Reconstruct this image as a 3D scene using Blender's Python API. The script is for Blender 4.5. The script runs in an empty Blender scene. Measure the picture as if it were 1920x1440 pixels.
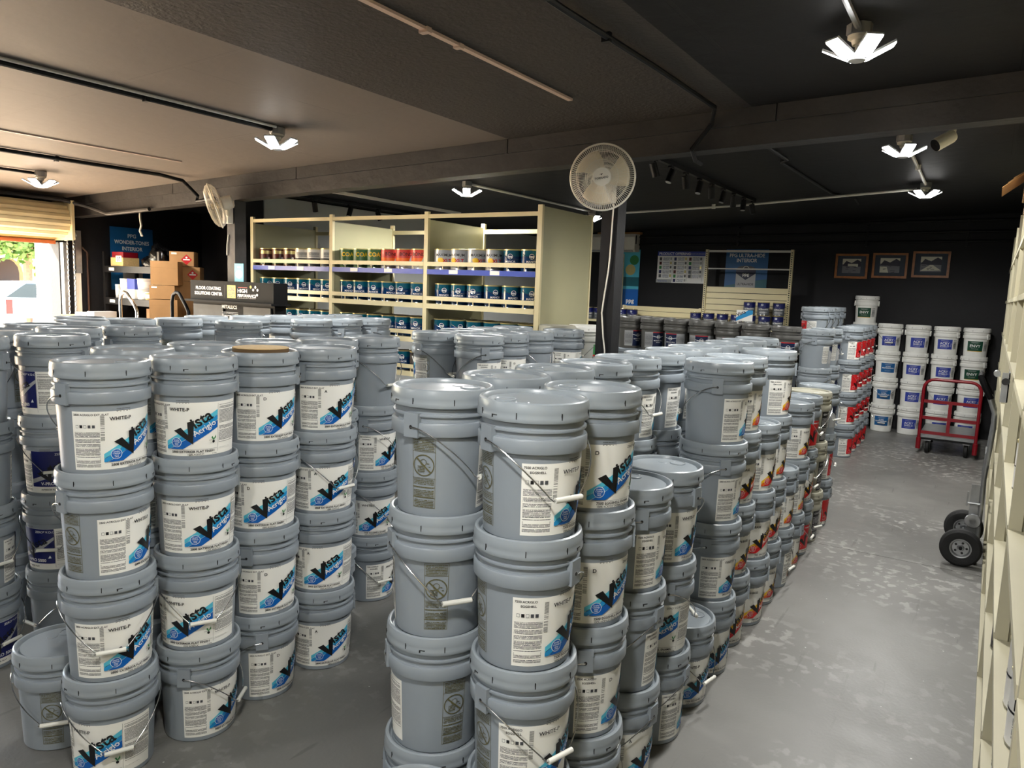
import bpy, bmesh, math, random
from mathutils import Vector, Matrix
random.seed(7)
PI = math.pi
R = math.radians
scene = bpy.context.scene
COL = scene.collection

# ------------------------------------------------------------------ camera
def camera():
    yaw, pit, rol, f, H = R(32.5836), R(7.3483), R(2.149), 1395.9, 1.7669
    fw = Vector((-math.sin(yaw) * math.cos(pit), math.cos(yaw) * math.cos(pit), -math.sin(pit)))
    rt = Vector((math.cos(yaw), math.sin(yaw), 0)); up = rt.cross(fw)
    r2 = math.cos(rol) * rt + math.sin(rol) * up
    u2 = -math.sin(rol) * rt + math.cos(rol) * up
    cam = bpy.data.cameras.new('camera'); cam.sensor_width = 36; cam.sensor_fit = 'HORIZONTAL'
    cam.lens = f / 1920 * 36; cam.clip_start = .02; cam.clip_end = 400
    o = bpy.data.objects.new('camera', cam); COL.objects.link(o)
    M = Matrix((r2, u2, -fw)).transposed().to_4x4(); M.translation = (0, 0, H)
    o.matrix_world = M
    scene.camera = o
camera()

# ------------------------------------------------------------------ world, sun, exposure
scene.view_settings.view_transform = 'Standard'
scene.view_settings.look = 'None'
scene.view_settings.gamma = 1
scene.view_settings.use_curve_mapping = False
scene.view_settings.exposure = 0.78
cy = scene.cycles
cy.max_bounces = 7; cy.diffuse_bounces = 4; cy.glossy_bounces = 3; cy.transparent_max_bounces = 8; cy.caustics_reflective = False; cy.caustics_refractive = False
cy.adaptive_threshold = .05
w = bpy.data.worlds.new('sky'); scene.world = w; w.use_nodes = True
wn = w.node_tree; bg = wn.nodes['Background']
sky = wn.nodes.new('ShaderNodeTexSky'); sky.sky_type = 'NISHITA'; sky.sun_disc = False
sky.sun_elevation = R(41); sky.sun_rotation = R(250); sky.altitude = 50
wn.links.new(sky.outputs[0], bg.inputs[0]); bg.inputs[1].default_value = 1.2
sun = bpy.data.lights.new('sun', 'SUN'); sun.energy = 66; sun.angle = R(.6); sun.color = (1, .86, .70)
so = bpy.data.objects.new('sun', sun); COL.objects.link(so)
so.rotation_euler = Vector((.62, .40, -.66)).to_track_quat('-Z', 'Y').to_euler()
LED_W = 100

# ------------------------------------------------------------------ materials
MATS = {}
def srgb(r, g, b):
    f = lambda c: (c / 255 / 12.92) if c / 255 <= .04045 else ((c / 255 + .055) / 1.055) ** 2.4
    return (f(r), f(g), f(b), 1)
def mat(name, col, rough=.5, metal=0, var=0, vscale=6, bump=0, bscale=40, emit=0, spec=.5, trans=0, coat=0):
    if name in MATS: return MATS[name]
    m = bpy.data.materials.new(name); m.use_nodes = True; MATS[name] = m
    nt = m.node_tree; b = nt.nodes['Principled BSDF']
    c = srgb(*col) if max(col) > 1.01 else (*col, 1)
    b.inputs['Base Color'].default_value = c
    b.inputs['Roughness'].default_value = rough; b.inputs['Metallic'].default_value = metal
    b.inputs['Specular IOR Level'].default_value = spec
    if coat: b.inputs['Coat Weight'].default_value = coat; b.inputs['Coat Roughness'].default_value = .15
    if emit:
        b.inputs['Emission Color'].default_value = c; b.inputs['Emission Strength'].default_value = emit
    if trans: b.inputs['Transmission Weight'].default_value = trans
    if var or bump:
        tc = nt.nodes.new('ShaderNodeTexCoord')
        if var:
            n = nt.nodes.new('ShaderNodeTexNoise'); n.inputs['Scale'].default_value = vscale; n.inputs['Detail'].default_value = 6
            nt.links.new(tc.outputs['Object'], n.inputs['Vector'])
            mr = nt.nodes.new('ShaderNodeMapRange'); mr.inputs[1].default_value = .3; mr.inputs[2].default_value = .7
            mr.inputs[3].default_value = 1 - var; mr.inputs[4].default_value = 1 + var
            nt.links.new(n.outputs[0], mr.inputs[0])
            mx = nt.nodes.new('ShaderNodeVectorMath'); mx.operation = 'SCALE'
            mx.inputs[0].default_value = c[:3]; nt.links.new(mr.outputs[0], mx.inputs['Scale'])
            nt.links.new(mx.outputs[0], b.inputs['Base Color'])
        if bump:
            n2 = nt.nodes.new('ShaderNodeTexNoise'); n2.inputs['Scale'].default_value = bscale; n2.inputs['Detail'].default_value = 5
            nt.links.new(tc.outputs['Object'], n2.inputs['Vector'])
            bp = nt.nodes.new('ShaderNodeBump'); bp.inputs['Strength'].default_value = bump; bp.inputs['Distance'].default_value = .01
            nt.links.new(n2.outputs[0], bp.inputs['Height']); nt.links.new(bp.outputs[0], b.inputs['Normal'])
    return m

def N(nt, typ, **kw):
    n = nt.nodes.new(typ)
    for k, v in kw.items(): setattr(n, k, v)
    return n
def mth(nt, op, a, b=None, c=None):
    n = nt.nodes.new('ShaderNodeMath'); n.operation = op
    for i, x in enumerate((a, b, c)):
        if x is None: continue
        if isinstance(x, (int, float)): n.inputs[i].default_value = x
        else: nt.links.new(x, n.inputs[i])
    return n.outputs[0]

def print_mat(name, ink, paper=None, lines=300., words=620., thr=.40, dens=.55, soft=.5):
    """rows of tiny print over paper, or over whatever lies beneath when paper is None"""
    m = bpy.data.materials.new(name); m.use_nodes = True; MATS[name] = m
    nt = m.node_tree; b = nt.nodes['Principled BSDF']; b.inputs['Roughness'].default_value = soft
    uv = N(nt, 'ShaderNodeUVMap'); sp = N(nt, 'ShaderNodeSeparateXYZ'); nt.links.new(uv.outputs[0], sp.inputs[0])
    v = mth(nt, 'MULTIPLY', sp.outputs[1], lines); fl = mth(nt, 'FLOOR', v); fr = mth(nt, 'FRACT', v)
    row = mth(nt, 'LESS_THAN', fr, dens)
    u = mth(nt, 'MULTIPLY', sp.outputs[0], words)
    cb = N(nt, 'ShaderNodeCombineXYZ'); nt.links.new(u, cb.inputs[0]); nt.links.new(mth(nt, 'MULTIPLY', fl, 7.31), cb.inputs[1])
    nz = N(nt, 'ShaderNodeTexNoise'); nz.inputs['Scale'].default_value = 1; nz.inputs['Detail'].default_value = 2
    nt.links.new(cb.outputs[0], nz.inputs['Vector'])
    word = mth(nt, 'GREATER_THAN', nz.outputs[0], thr)
    par = N(nt, 'ShaderNodeTexWhiteNoise', noise_dimensions='1D'); nt.links.new(fl, par.inputs['W'])
    keep = mth(nt, 'GREATER_THAN', par.outputs[0], .14)
    mask = mth(nt, 'MULTIPLY', mth(nt, 'MULTIPLY', row, word), keep)
    b.inputs['Base Color'].default_value = srgb(*ink)
    if paper:
        mx = N(nt, 'ShaderNodeMix', data_type='RGBA'); nt.links.new(mask, mx.inputs[0])
        mx.inputs[6].default_value = srgb(*paper); mx.inputs[7].default_value = srgb(*ink)
        nt.links.new(mx.outputs[2], b.inputs['Base Color'])
    else:
        tr = N(nt, 'ShaderNodeBsdfTransparent'); ms = N(nt, 'ShaderNodeMixShader')
        nt.links.new(mask, ms.inputs[0]); nt.links.new(tr.outputs[0], ms.inputs[1]); nt.links.new(b.outputs[0], ms.inputs[2])
        nt.links.new(ms.outputs[0], nt.nodes['Material Output'].inputs[0])
    return m

PAPER = (238, 237, 230)
mat('pail_grey', (138, 146, 153), .33, var=.03, vscale=9)
mat('lid_grey', (144, 152, 158), .30, var=.03, vscale=9)
mat('pail_light', (176, 178, 172), .38); mat('pail_cream', (170, 168, 152), .42)
mat('pail_dark', (88, 87, 84), .35); mat('pail_white', (234, 234, 229), .45, var=.05, vscale=14)
mat('black', (12, 12, 12), .5); mat('ink', (14, 14, 16), .45)
mat('paper', PAPER, .5); mat('white_print', (240, 240, 238), .45)
mat('wire', (190, 190, 188), .25, 1); mat('grip', (222, 221, 212), .45)
mat('sky_blue', (84, 186, 212), .45); mat('mid_blue', (28, 140, 200), .45); mat('deep_blue', (0, 92, 176), .45)
mat('yellow', (238, 190, 30), .45); mat('orange', (230, 105, 25), .45); mat('red_ink', (200, 24, 30), .45)
mat('navy', (16, 26, 92), .4); mat('navy_dark', (14, 30, 66), .4); mat('sign_blue', (22, 92, 150), .45); mat('royal', (48, 66, 160), .45)
mat('envy_green', (10, 66, 46), .45); mat('leaf_green', (52, 130, 70), .5); mat('olive', (92, 88, 56), .5)
mat('grey_print', (70, 72, 76), .5); mat('silver', (168, 170, 172), .35); mat('teal', (20, 96, 110), .35)
print_mat('micro', (60, 62, 66), PAPER)
print_mat('micro_olive', (92, 88, 52), None, 210, 480, .42, .5)
print_mat('micro_grey', (74, 76, 80), None, 330, 600, .40, .6)
print_mat('micro_white', (215, 215, 218), None, 150, 300, .42, .4)
print_mat('micro_big', (96, 98, 110), (228, 230, 236), 60, 140, .45, .45)
print_mat('barcode', (30, 30, 32), PAPER, 420, .5, -1, .55)

# ------------------------------------------------------------------ mesh building
class MB:
    def __init__(s): s.v = []; s.f = []; s.m = []; s.sm = []; s.mats = []
    def mi(s, m):
        m = MATS[m] if isinstance(m, str) else m
        if m not in s.mats: s.mats.append(m)
        return s.mats.index(m)
    def add(s, vs, fs, m, smooth=False):
        k = len(s.v); i = s.mi(m)
        s.v += [tuple(p) for p in vs]
        for f in fs: s.f.append([a + k for a in f]); s.m.append(i); s.sm.append(smooth)
        return s
    def box(s, a, b, m, M=None):
        x0, y0, z0 = a; x1, y1, z1 = b
        p = [Vector(q) for q in ((x0, y0, z0), (x1, y0, z0), (x1, y1, z0), (x0, y1, z0), (x0, y0, z1), (x1, y0, z1), (x1, y1, z1), (x0, y1, z1))]
        if M: p = [M @ q for q in p]
        return s.add(p, [(0, 3, 2, 1), (4, 5, 6, 7), (0, 1, 5, 4), (1, 2, 6, 5), (2, 3, 7, 6), (3, 0, 4, 7)], m)
    def lathe(s, prof, m, n=32, smooth=True, M=None):
        """profile of (r, z); material m may be a list with one entry per segment"""
        vs = []; fs = []
        for r, z in prof:
            for i in range(n):
                a = 2 * PI * i / n; p = Vector((r * math.cos(a), r * math.sin(a), z))
                vs.append(M @ p if M else p)
        for j in range(len(prof) - 1):
            g = [(j * n + i, j * n + (i + 1) % n, (j + 1) * n + (i + 1) % n, (j + 1) * n + i) for i in range(n)]
            if isinstance(m, list):
                s.add([], [], m[j]); k = len(s.v)
            fs.append(g)
        k = len(s.v); s.v += [tuple(p) for p in vs]
        for j, g in enumerate(fs):
            i = s.mi(m[j] if isinstance(m, list) else m)
            for f in g: s.f.append([a + k for a in f]); s.m.append(i); s.sm.append(smooth)
        return s
    def cyl(s, a, b, r, m, n=12, r2=None, cap=True, smooth=True):
        a = Vector(a); b = Vector(b); d = (b - a).normalized(); q = d.to_track_quat('Z', 'Y').to_matrix()
        r2 = r if r2 is None else r2; vs = []
        for p, rr in ((a, r), (b, r2)):
            for i in range(n):
                t = 2 * PI * i / n; vs.append(p + q @ Vector((rr * math.cos(t), rr * math.sin(t), 0)))
        fs = [(i, (i + 1) % n, n + (i + 1) % n, n + i) for i in range(n)]
        s.add(vs, fs, m, smooth)
        if cap:
            s.add(vs[:n], [tuple(range(n))[::-1]], m); s.add(vs[n:], [tuple(range(n))], m)
        return s
    def tube(s, pts, r, m, n=8, closed=False, smooth=True):
        pts = [Vector(p) for p in pts]; L = len(pts); vs = []; prev = None
        for i, p in enumerate(pts):
            if closed: d = pts[(i + 1) % L] - pts[i - 1]
            else: d = pts[min(i + 1, L - 1)] - pts[max(i - 1, 0)]
            d = d.normalized()
            if prev is None:
                up = Vector((0, 0, 1)) if abs(d.z) < .9 else Vector((1, 0, 0))
                e = d.cross(up).normalized()
            else:
                e = (prev - d * prev.dot(d)).normalized()
            prev = e; g = d.cross(e)
            for k in range(n):
                t = 2 * PI * k / n; vs.append(p + r * (math.cos(t) * e + math.sin(t) * g))
        fs = []
        for i in range(L if closed else L - 1):
            j = (i + 1) % L
            for k in range(n): fs.append((i * n + k, i * n + (k + 1) % n, j * n + (k + 1) % n, j * n + k))
        if not closed: fs += [tuple(range(n))[::-1], tuple((L - 1) * n + k for k in range(n))]
        return s.add(vs, fs, m, smooth)
    def prism(s, poly, axis, a, b, m):
        """2-D polygon extruded along axis 0/1/2 from a to b"""
        def P(p, t):
            q = [p[0], p[1]]; q.insert(axis, t); return q
        n = len(poly); vs = [P(p, a) for p in poly] + [P(p, b) for p in poly]
        fs = [tuple(range(n))[::-1], tuple(range(n, 2 * n))] + [(i, (i + 1) % n, n + (i + 1) % n, n + i) for i in range(n)]
        return s.add(vs, fs, m)
    def mesh(s, name):
        me = bpy.data.meshes.new(name); me.from_pydata(s.v, [], s.f)
        for m in s.mats: me.materials.append(m)
        me.polygons.foreach_set('material_index', s.m); me.polygons.foreach_set('use_smooth', s.sm)
        bm = bmesh.new(); bm.from_mesh(me); bmesh.ops.recalc_face_normals(bm, faces=bm.faces); bm.to_mesh(me); bm.free()
        me.set_sharp_from_angle(angle=R(38)); me.update(); return me
    def build(s, name, parent=None, loc=(0, 0, 0), rz=0): return obj(name, s.mesh(name), parent, loc, rz)

def obj(name, me, parent=None, loc=(0, 0, 0), rz=0):
    o = bpy.data.objects.new(name, me); COL.objects.link(o)
    o.location = loc; o.rotation_euler = (0, 0, rz)
    if parent: o.parent = parent
    return o
def tag(o, label, cat=None, group=None, kind=None):
    if label: o['label'] = label
    if cat: o['category'] = cat
    if group: o['group'] = group
    if kind: o['kind'] = kind
    return o
def thing(name, label, cat, loc=(0, 0, 0), rz=0, group=None):
    o = bpy.data.objects.new(name, None); COL.objects.link(o); o.location = loc; o.rotation_euler = (0, 0, rz)
    o.empty_display_size = .05
    return tag(o, label, cat, group)
def struct(name, mb, label):
    return tag(mb.build(name), label, kind='structure')

def zc(x): return 2.95 + .035 * x          # the ceiling falls a little towards the roller door
XL, XR, YB, YF = -9.3, .62, 11.62, -2.6

# ------------------------------------------------------------------ flat prints (text, labels)
def text_polys(txt, size, bold=0, align='LEFT', sx=1.0):
    cu = bpy.data.curves.new('t', 'FONT'); cu.body = txt; cu.size = size; cu.offset = bold * size; cu.align_x = align
    cu.resolution_u = 3; cu.fill_mode = 'FRONT'
    o = bpy.data.objects.new('t', cu); COL.objects.link(o)
    me = bpy.data.meshes.new_from_object(o)
    vs = [(v.co.x * sx, v.co.y) for v in me.vertices]; fs = [tuple(p.vertices) for p in me.polygons]
    bpy.data.objects.remove(o); bpy.data.curves.remove(cu); bpy.data.meshes.remove(me)
    return vs, fs
class Print:
    """layers of flat ink in (u, v); later layers lie on top"""
    def __init__(s): s.L = []
    def poly(s, pts, m): s.L.append(([tuple(p) for p in pts], [tuple(range(len(pts)))], m)); return s
    def rect(s, u0, v0, u1, v1, m): return s.poly([(u0, v0), (u1, v0), (u1, v1), (u0, v1)], m)
    def disc(s, u, v, r, m, n=20, k=1): return s.poly([(u + r * k * math.cos(2 * PI * i / n), v + r * math.sin(2 * PI * i / n)) for i in range(n)], m)
    def ring(s, u, v, r, t, m, n=24):
        a = [(u + r * math.cos(2 * PI * i / n), v + r * math.sin(2 * PI * i / n)) for i in range(n)]
        b = [(u + (r - t) * math.cos(2 * PI * i / n), v + (r - t) * math.sin(2 * PI * i / n)) for i in range(n)]
        s.L.append((a + b, [(i, (i + 1) % n, n + (i + 1) % n, n + i) for i in range(n)], m)); return s
    def frame(s, u0, v0, u1, v1, t, m):
        s.rect(u0, v0, u1, v0 + t, m); s.rect(u0, v1 - t, u1, v1, m); s.rect(u0, v0, u0 + t, v1, m); return s.rect(u1 - t, v0, u1, v1, m)
    def text(s, txt, size, u, v, m, rot=0, bold=.012, align='LEFT', sx=1.0):
        vs, fs = text_polys(txt, size, bold, align, sx); c, d = math.cos(rot), math.sin(rot)
        s.L.append(([(u + x * c - y * d, v + x * d + y * c) for x, y in vs], fs, m)); return s
    def mesh(s, name, fmap, step=None, lift=.00014):
        """fmap(u, v, h) -> xyz, h = height above the surface"""
        bm = bmesh.new(); uvl = bm.loops.layers.uv.new('UVMap'); mats = []
        for i, (vs, fs, m) in enumerate(s.L):
            m = MATS[m]
            if m not in mats: mats.append(m)
            b2 = bmesh.new(); bv = [b2.verts.new((x, y, 0)) for x, y in vs]
            for f in fs:
                try: b2.faces.new([bv[a] for a in f])
                except ValueError: pass
            if step:
                us = [x for x, _ in vs]; k = math.ceil(min(us) / step)
                while k * step < max(us):
                    bmesh.ops.bisect_plane(b2, geom=b2.verts[:] + b2.edges[:] + b2.faces[:], dist=1e-6, plane_co=(k * step, 0, 0), plane_no=(1, 0, 0)); k += 1
            h = .0004 + lift * i; mp = {}
            for v in b2.verts:
                mp[v.index if v.index >= 0 else id(v)] = None
            b2.verts.index_update()
            nv = [bm.verts.new(fmap(v.co.x, v.co.y, h)) for v in b2.verts]
            for f in b2.faces:
                try: nf = bm.faces.new([nv[v.index] for v in f.verts])
                except ValueError: continue
                nf.material_index = mats.index(m); nf.smooth = step is not None
                for lp, v in zip(nf.loops, f.verts): lp[uvl].uv = (v.co.x, v.co.y)
            b2.free()
        me = bpy.data.meshes.new(name)
        bm.to_mesh(me); bm.free()
        for m in mats: me.materials.append(m)
        return me
def flat_map(M): return lambda u, v, h: M @ Vector((u, v, h))
def wall_M(origin, facing):
    """u to the viewer's right, v up, out of a wall that faces -Y, +X or -X"""
    o = Vector(origin)
    ax = {'-Y': (Vector((1, 0, 0)), Vector((0, -1, 0))), '+X': (Vector((0, 1, 0)), Vector((1, 0, 0))), '-X': (Vector((0, -1, 0)), Vector((-1, 0, 0))), '+Y': (Vector((-1, 0, 0)), Vector((0, 1, 0)))}[facing]
    M = Matrix((ax[0], Vector((0, 0, 1)), ax[1])).transposed().to_4x4(); M.translation = o
    return M

# ------------------------------------------------------------------ structure materials
def floor_mat():
    m = bpy.data.materials.new('concrete'); m.use_nodes = True; MATS['concrete'] = m
    nt = m.node_tree; b = nt.nodes['Principled BSDF']; tc = N(nt, 'ShaderNodeTexCoord')
    def noise(sc, det=5, stretch=None):
        n = N(nt, 'ShaderNodeTexNoise'); n.inputs['Scale'].default_value = sc; n.inputs['Detail'].default_value = det
        if stretch:
            mp = N(nt, 'ShaderNodeMapping'); mp.inputs['Scale'].default_value = stretch
            nt.links.new(tc.outputs['Object'], mp.inputs[0]); nt.links.new(mp.outputs[0], n.inputs['Vector'])
        else: nt.links.new(tc.outputs['Object'], n.inputs['Vector'])
        return n.outputs[0]
    def ramp(x, a, b_):
        mr = N(nt, 'ShaderNodeMapRange'); mr.inputs[1].default_value = a; mr.inputs[2].default_value = b_; nt.links.new(x, mr.inputs[0]); return mr.outputs[0]
    def mix(fac, a, c):
        x = N(nt, 'ShaderNodeMix', data_type='RGBA'); nt.links.new(fac, x.inputs[0])
        for i, q in ((6, a), (7, c)):
            if isinstance(q, tuple): x.inputs[i].default_value = q
            else: nt.links.new(q, x.inputs[i])
        return x.outputs[2]
    base = mix(ramp(noise(.9, 7), .3, .7), srgb(100, 99, 96), srgb(128, 127, 123))
    base = mix(ramp(noise(3.2, 9, (1, .45, 1)), .55, .75), base, srgb(112, 111, 108))
    worn = mth(nt, 'MULTIPLY', ramp(noise(14, 12), .53, .60), ramp(noise(.7, 3), .45, .60))
    base = mix(mth(nt, 'MULTIPLY', worn, .75), base, srgb(168, 167, 162))
    scuff = ramp(noise(7, 6, (3, .25, 1)), .66, .70)
    base = mix(mth(nt, 'MULTIPLY', scuff, .5), base, srgb(88, 87, 84))
    vo = N(nt, 'ShaderNodeTexVoronoi'); vo.inputs['Scale'].default_value = 9; nt.links.new(tc.outputs['Object'], vo.inputs['Vector'])
    speck = mth(nt, 'LESS_THAN', vo.outputs['Distance'], .035)
    base = mix(mth(nt, 'MULTIPLY', speck, .7), base, srgb(215, 214, 208))
    nt.links.new(base, b.inputs['Base Color'])
    rr = N(nt, 'ShaderNodeMapRange'); rr.inputs[3].default_value = .30; rr.inputs[4].default_value = .55
    nt.links.new(noise(4, 6), rr.inputs[0]); nt.links.new(rr.outputs[0], b.inputs['Roughness'])
    bp = N(nt, 'ShaderNodeBump'); bp.inputs['Strength'].default_value = .25; bp.inputs['Distance'].default_value = .004
    nt.links.new(noise(60, 6), bp.inputs['Height']); nt.links.new(bp.outputs[0], b.inputs['Normal'])
floor_mat()
def ceiling_mat():
    m = bpy.data.materials.new('ceiling_paint'); m.use_nodes = True; MATS['ceiling_paint'] = m
    nt = m.node_tree; b = nt.nodes['Principled BSDF']; tc = N(nt, 'ShaderNodeTexCoord')
    b.inputs['Roughness'].default_value = .6; b.inputs['Specular IOR Level'].default_value = .12
    n0 = N(nt, 'ShaderNodeTexNoise'); n0.inputs['Scale'].default_value = .8; n0.inputs['Detail'].default_value = 6
    nt.links.new(tc.outputs['Object'], n0.inputs['Vector'])
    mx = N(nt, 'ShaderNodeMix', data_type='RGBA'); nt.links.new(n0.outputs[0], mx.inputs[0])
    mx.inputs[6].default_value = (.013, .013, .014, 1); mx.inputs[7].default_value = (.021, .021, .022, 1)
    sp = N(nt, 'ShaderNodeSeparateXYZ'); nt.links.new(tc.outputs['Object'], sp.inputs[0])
    # door daylight painted in as colour: taupe smooth boards, brown textured band, rest black
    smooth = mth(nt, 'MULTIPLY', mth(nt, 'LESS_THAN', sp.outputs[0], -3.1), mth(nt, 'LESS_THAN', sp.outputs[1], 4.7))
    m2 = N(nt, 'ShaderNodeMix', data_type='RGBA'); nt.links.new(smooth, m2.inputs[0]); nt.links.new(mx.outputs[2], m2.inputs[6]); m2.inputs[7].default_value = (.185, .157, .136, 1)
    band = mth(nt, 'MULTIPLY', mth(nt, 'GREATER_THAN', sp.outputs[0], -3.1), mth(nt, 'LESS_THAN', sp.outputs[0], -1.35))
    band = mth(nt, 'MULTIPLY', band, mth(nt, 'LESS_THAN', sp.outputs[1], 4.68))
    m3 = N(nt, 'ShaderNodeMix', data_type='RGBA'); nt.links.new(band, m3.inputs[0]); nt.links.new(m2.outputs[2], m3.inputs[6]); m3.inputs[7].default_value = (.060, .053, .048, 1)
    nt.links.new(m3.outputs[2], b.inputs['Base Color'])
    n1 = N(nt, 'ShaderNodeTexNoise'); n1.inputs['Scale'].default_value = 42; n1.inputs['Detail'].default_value = 6
    nt.links.new(tc.outputs['Object'], n1.inputs['Vector'])
    n2 = N(nt, 'ShaderNodeTexNoise'); n2.inputs['Scale'].default_value = 9; n2.inputs['Detail'].default_value = 4
    nt.links.new(tc.outputs['Object'], n2.inputs['Vector'])
    br = N(nt, 'ShaderNodeTexBrick'); nt.links.new(tc.outputs['Object'], br.inputs['Vector'])
    br.inputs['Scale'].default_value = 1; br.inputs['Brick Width'].default_value = 2.4; br.inputs['Row Height'].default_value = 1.2
    br.inputs['Mortar Size'].default_value = .012; br.inputs['Color1'].default_value = br.inputs['Color2'].default_value = (1, 1, 1, 1); br.inputs['Mortar'].default_value = (0, 0, 0, 1)
    h = mth(nt, 'ADD', mth(nt, 'MULTIPLY', mth(nt, 'MULTIPLY', n1.outputs[0], band), .9), mth(nt, 'MULTIPLY', n2.outputs[0], .5))
    h = mth(nt, 'ADD', h, mth(nt, 'MULTIPLY', br.outputs[0], .8))
    bp = N(nt, 'ShaderNodeBump'); bp.inputs['Strength'].default_value = .6; bp.inputs['Distance'].default_value = .012
    nt.links.new(h, bp.inputs['Height']); nt.links.new(bp.outputs[0], b.inputs['Normal'])
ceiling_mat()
mat('black_wall', (.012, .012, .0135), .55, spec=.2, var=.15, vscale=2, bump=.15, bscale=30)
mat('beam_paint', (.036, .033, .031), .5, spec=.25, var=.2, vscale=5, bump=.5, bscale=14)
mat('grey_wall', (186, 188, 185), .6, var=.03)
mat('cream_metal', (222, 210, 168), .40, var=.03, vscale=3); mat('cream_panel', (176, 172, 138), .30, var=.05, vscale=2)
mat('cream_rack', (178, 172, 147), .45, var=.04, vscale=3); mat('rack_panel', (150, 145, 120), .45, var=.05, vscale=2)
mat('cream_wall', (205, 196, 160), .5)
mat('blue_strip', (62, 84, 176), .3); mat('galv', (165, 167, 168), .35, .85, var=.1, vscale=20); mat('steel', (200, 200, 200), .22, 1)
mat('black_metal', (22, 22, 23), .45, spec=.2); mat('black_plastic', (14, 14, 15), .6, spec=.08); mat('rubber', (20, 20, 20), .75, bump=.3, bscale=80)
mat('white_plastic', (228, 224, 212), .4); mat('cream_plastic', (226, 214, 188), .4)
mat('cardboard', (176, 132, 84), .75, var=.06, vscale=8); mat('cardboard_dark', (140, 104, 66), .8)
mat('red_paint', (122, 12, 26), .32); mat('wood_frame', (150, 92, 40), .4, var=.2, vscale=20); mat('brick_orange', (170, 92, 52), .7)
mat('chrome', (225, 225, 225), .12, 1); mat('dark_brown', (60, 40, 30), .5)

# ------------------------------------------------------------------ room shell
fl = MB().box((XL - .3, YF, -.12), (XR + .2, 5.655, 0), 'concrete').box((XL - .3, 5.661, -.12), (XR + .2, YB + .2, 0), 'concrete').box((XL - .3, 5.654, -.12), (XR + .2, 5.662, -.006), 'black')
struct('floor', fl, 'worn grey painted concrete floor with one saw-cut joint')
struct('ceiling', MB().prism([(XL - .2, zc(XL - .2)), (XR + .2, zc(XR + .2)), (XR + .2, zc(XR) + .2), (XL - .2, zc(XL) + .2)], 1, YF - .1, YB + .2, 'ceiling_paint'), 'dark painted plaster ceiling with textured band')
struct('wall_back', MB().box((XL - .2, YB, -.1), (XR + .2, YB + .15, 3.1), 'black_wall'), 'black painted wall at the far end behind pictures')
struct('wall_left', MB().prism([(YF, -.1), (-.3, -.1), (-.3, 2.1), (4.56, 2.1), (4.56, -.1), (YB, -.1), (YB, 3.1), (YF, 3.1)], 0, XL - .22, XL, 'black_wall'), 'black wall with the roller door opening')
struct('wall_right', MB().box((XR, YF, -.1), (XR + .15, YB, 3.1), 'cream_wall'), 'wall behind the cream rack')
struct('wall_front', MB().box((XL - .2, YF - .15, -.1), (XR + .2, YF, 3.1), 'black_wall'), 'wall behind the viewer')
struct('wall_nook', MB().box((XL, 6.45, 0), (-7.05, 6.55, 2.72), 'black_wall'), 'black wall behind the cardboard boxes')
wp = struct('wall_partition', MB().box((-7.05, 5.33, 0), (-6.975, YB, 2.72), 'black_wall'), 'partition wall with black end beside cream shelves')
MB().box((-6.975, 5.62, .1), (-6.96, YB, 2.69), 'grey_wall').build('wall_panel', wp)
def beam():
    a, b = XL, XR; m = MB()
    vs = []
    for x in (a, b):
        for y, z in ((4.69, zc(x)), (4.69, zc(x) - .225), (4.84, zc(x) - .225), (4.84, zc(x))): vs.append((x, y, z))
    m.add(vs, [(0, 1, 5, 4), (1, 2, 6, 5), (2, 3, 7, 6), (3, 0, 4, 7), (0, 3, 2, 1), (4, 5, 6, 7)], 'beam_paint')
    o = struct('beam', m, 'dark timber beam crossing under the ceiling')
    cuts = [XL, -7.2, -5.35, -3.1, -1.2, XR]
    for p, q in zip(cuts, cuts[1:]):
        m = MB(); vs = []
        for x in (p + .004, q - .004):
            for y, z in ((4.668, zc(x) - .002), (4.668, zc(x) - .1), (4.69, zc(x) - .1), (4.69, zc(x) - .002)): vs.append((x, y, z))
        m.add(vs, [(0, 1, 5, 4), (1, 2, 6, 5), (2, 3, 7, 6), (3, 0, 4, 7), (0, 3, 2, 1), (4, 5, 6, 7)], 'beam_paint'); m.build('plank', o)
beam()
struct('column_1', MB().box((-2.325, 4.70, 0), (-2.205, 4.83, zc(-2.3) - .225), 'black_wall'), 'black timber post carrying the round fan')
struct('column_2', MB().box((-6.37, 4.70, 0), (-6.255, 4.83, zc(-6.3) - .225), 'beam_paint'), 'brown-lit timber post at the end of the cream shelves')
for i, z in enumerate((2.86, 2.715, 2.59)):
    m = MB()
    m.cyl((-6.9, YB - .03, z - .06), (XR, YB - .03, z + .02), .016, 'black_metal', 8)
    for x in (-5.2, -3.4, -1.6, -.4): m.box((x - .012, YB - .05, z - .06), (x + .012, YB, z + .02), 'black_metal')
    struct('trim_%d' % (i + 1), m, 'black pipe run along the far black wall')

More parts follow.
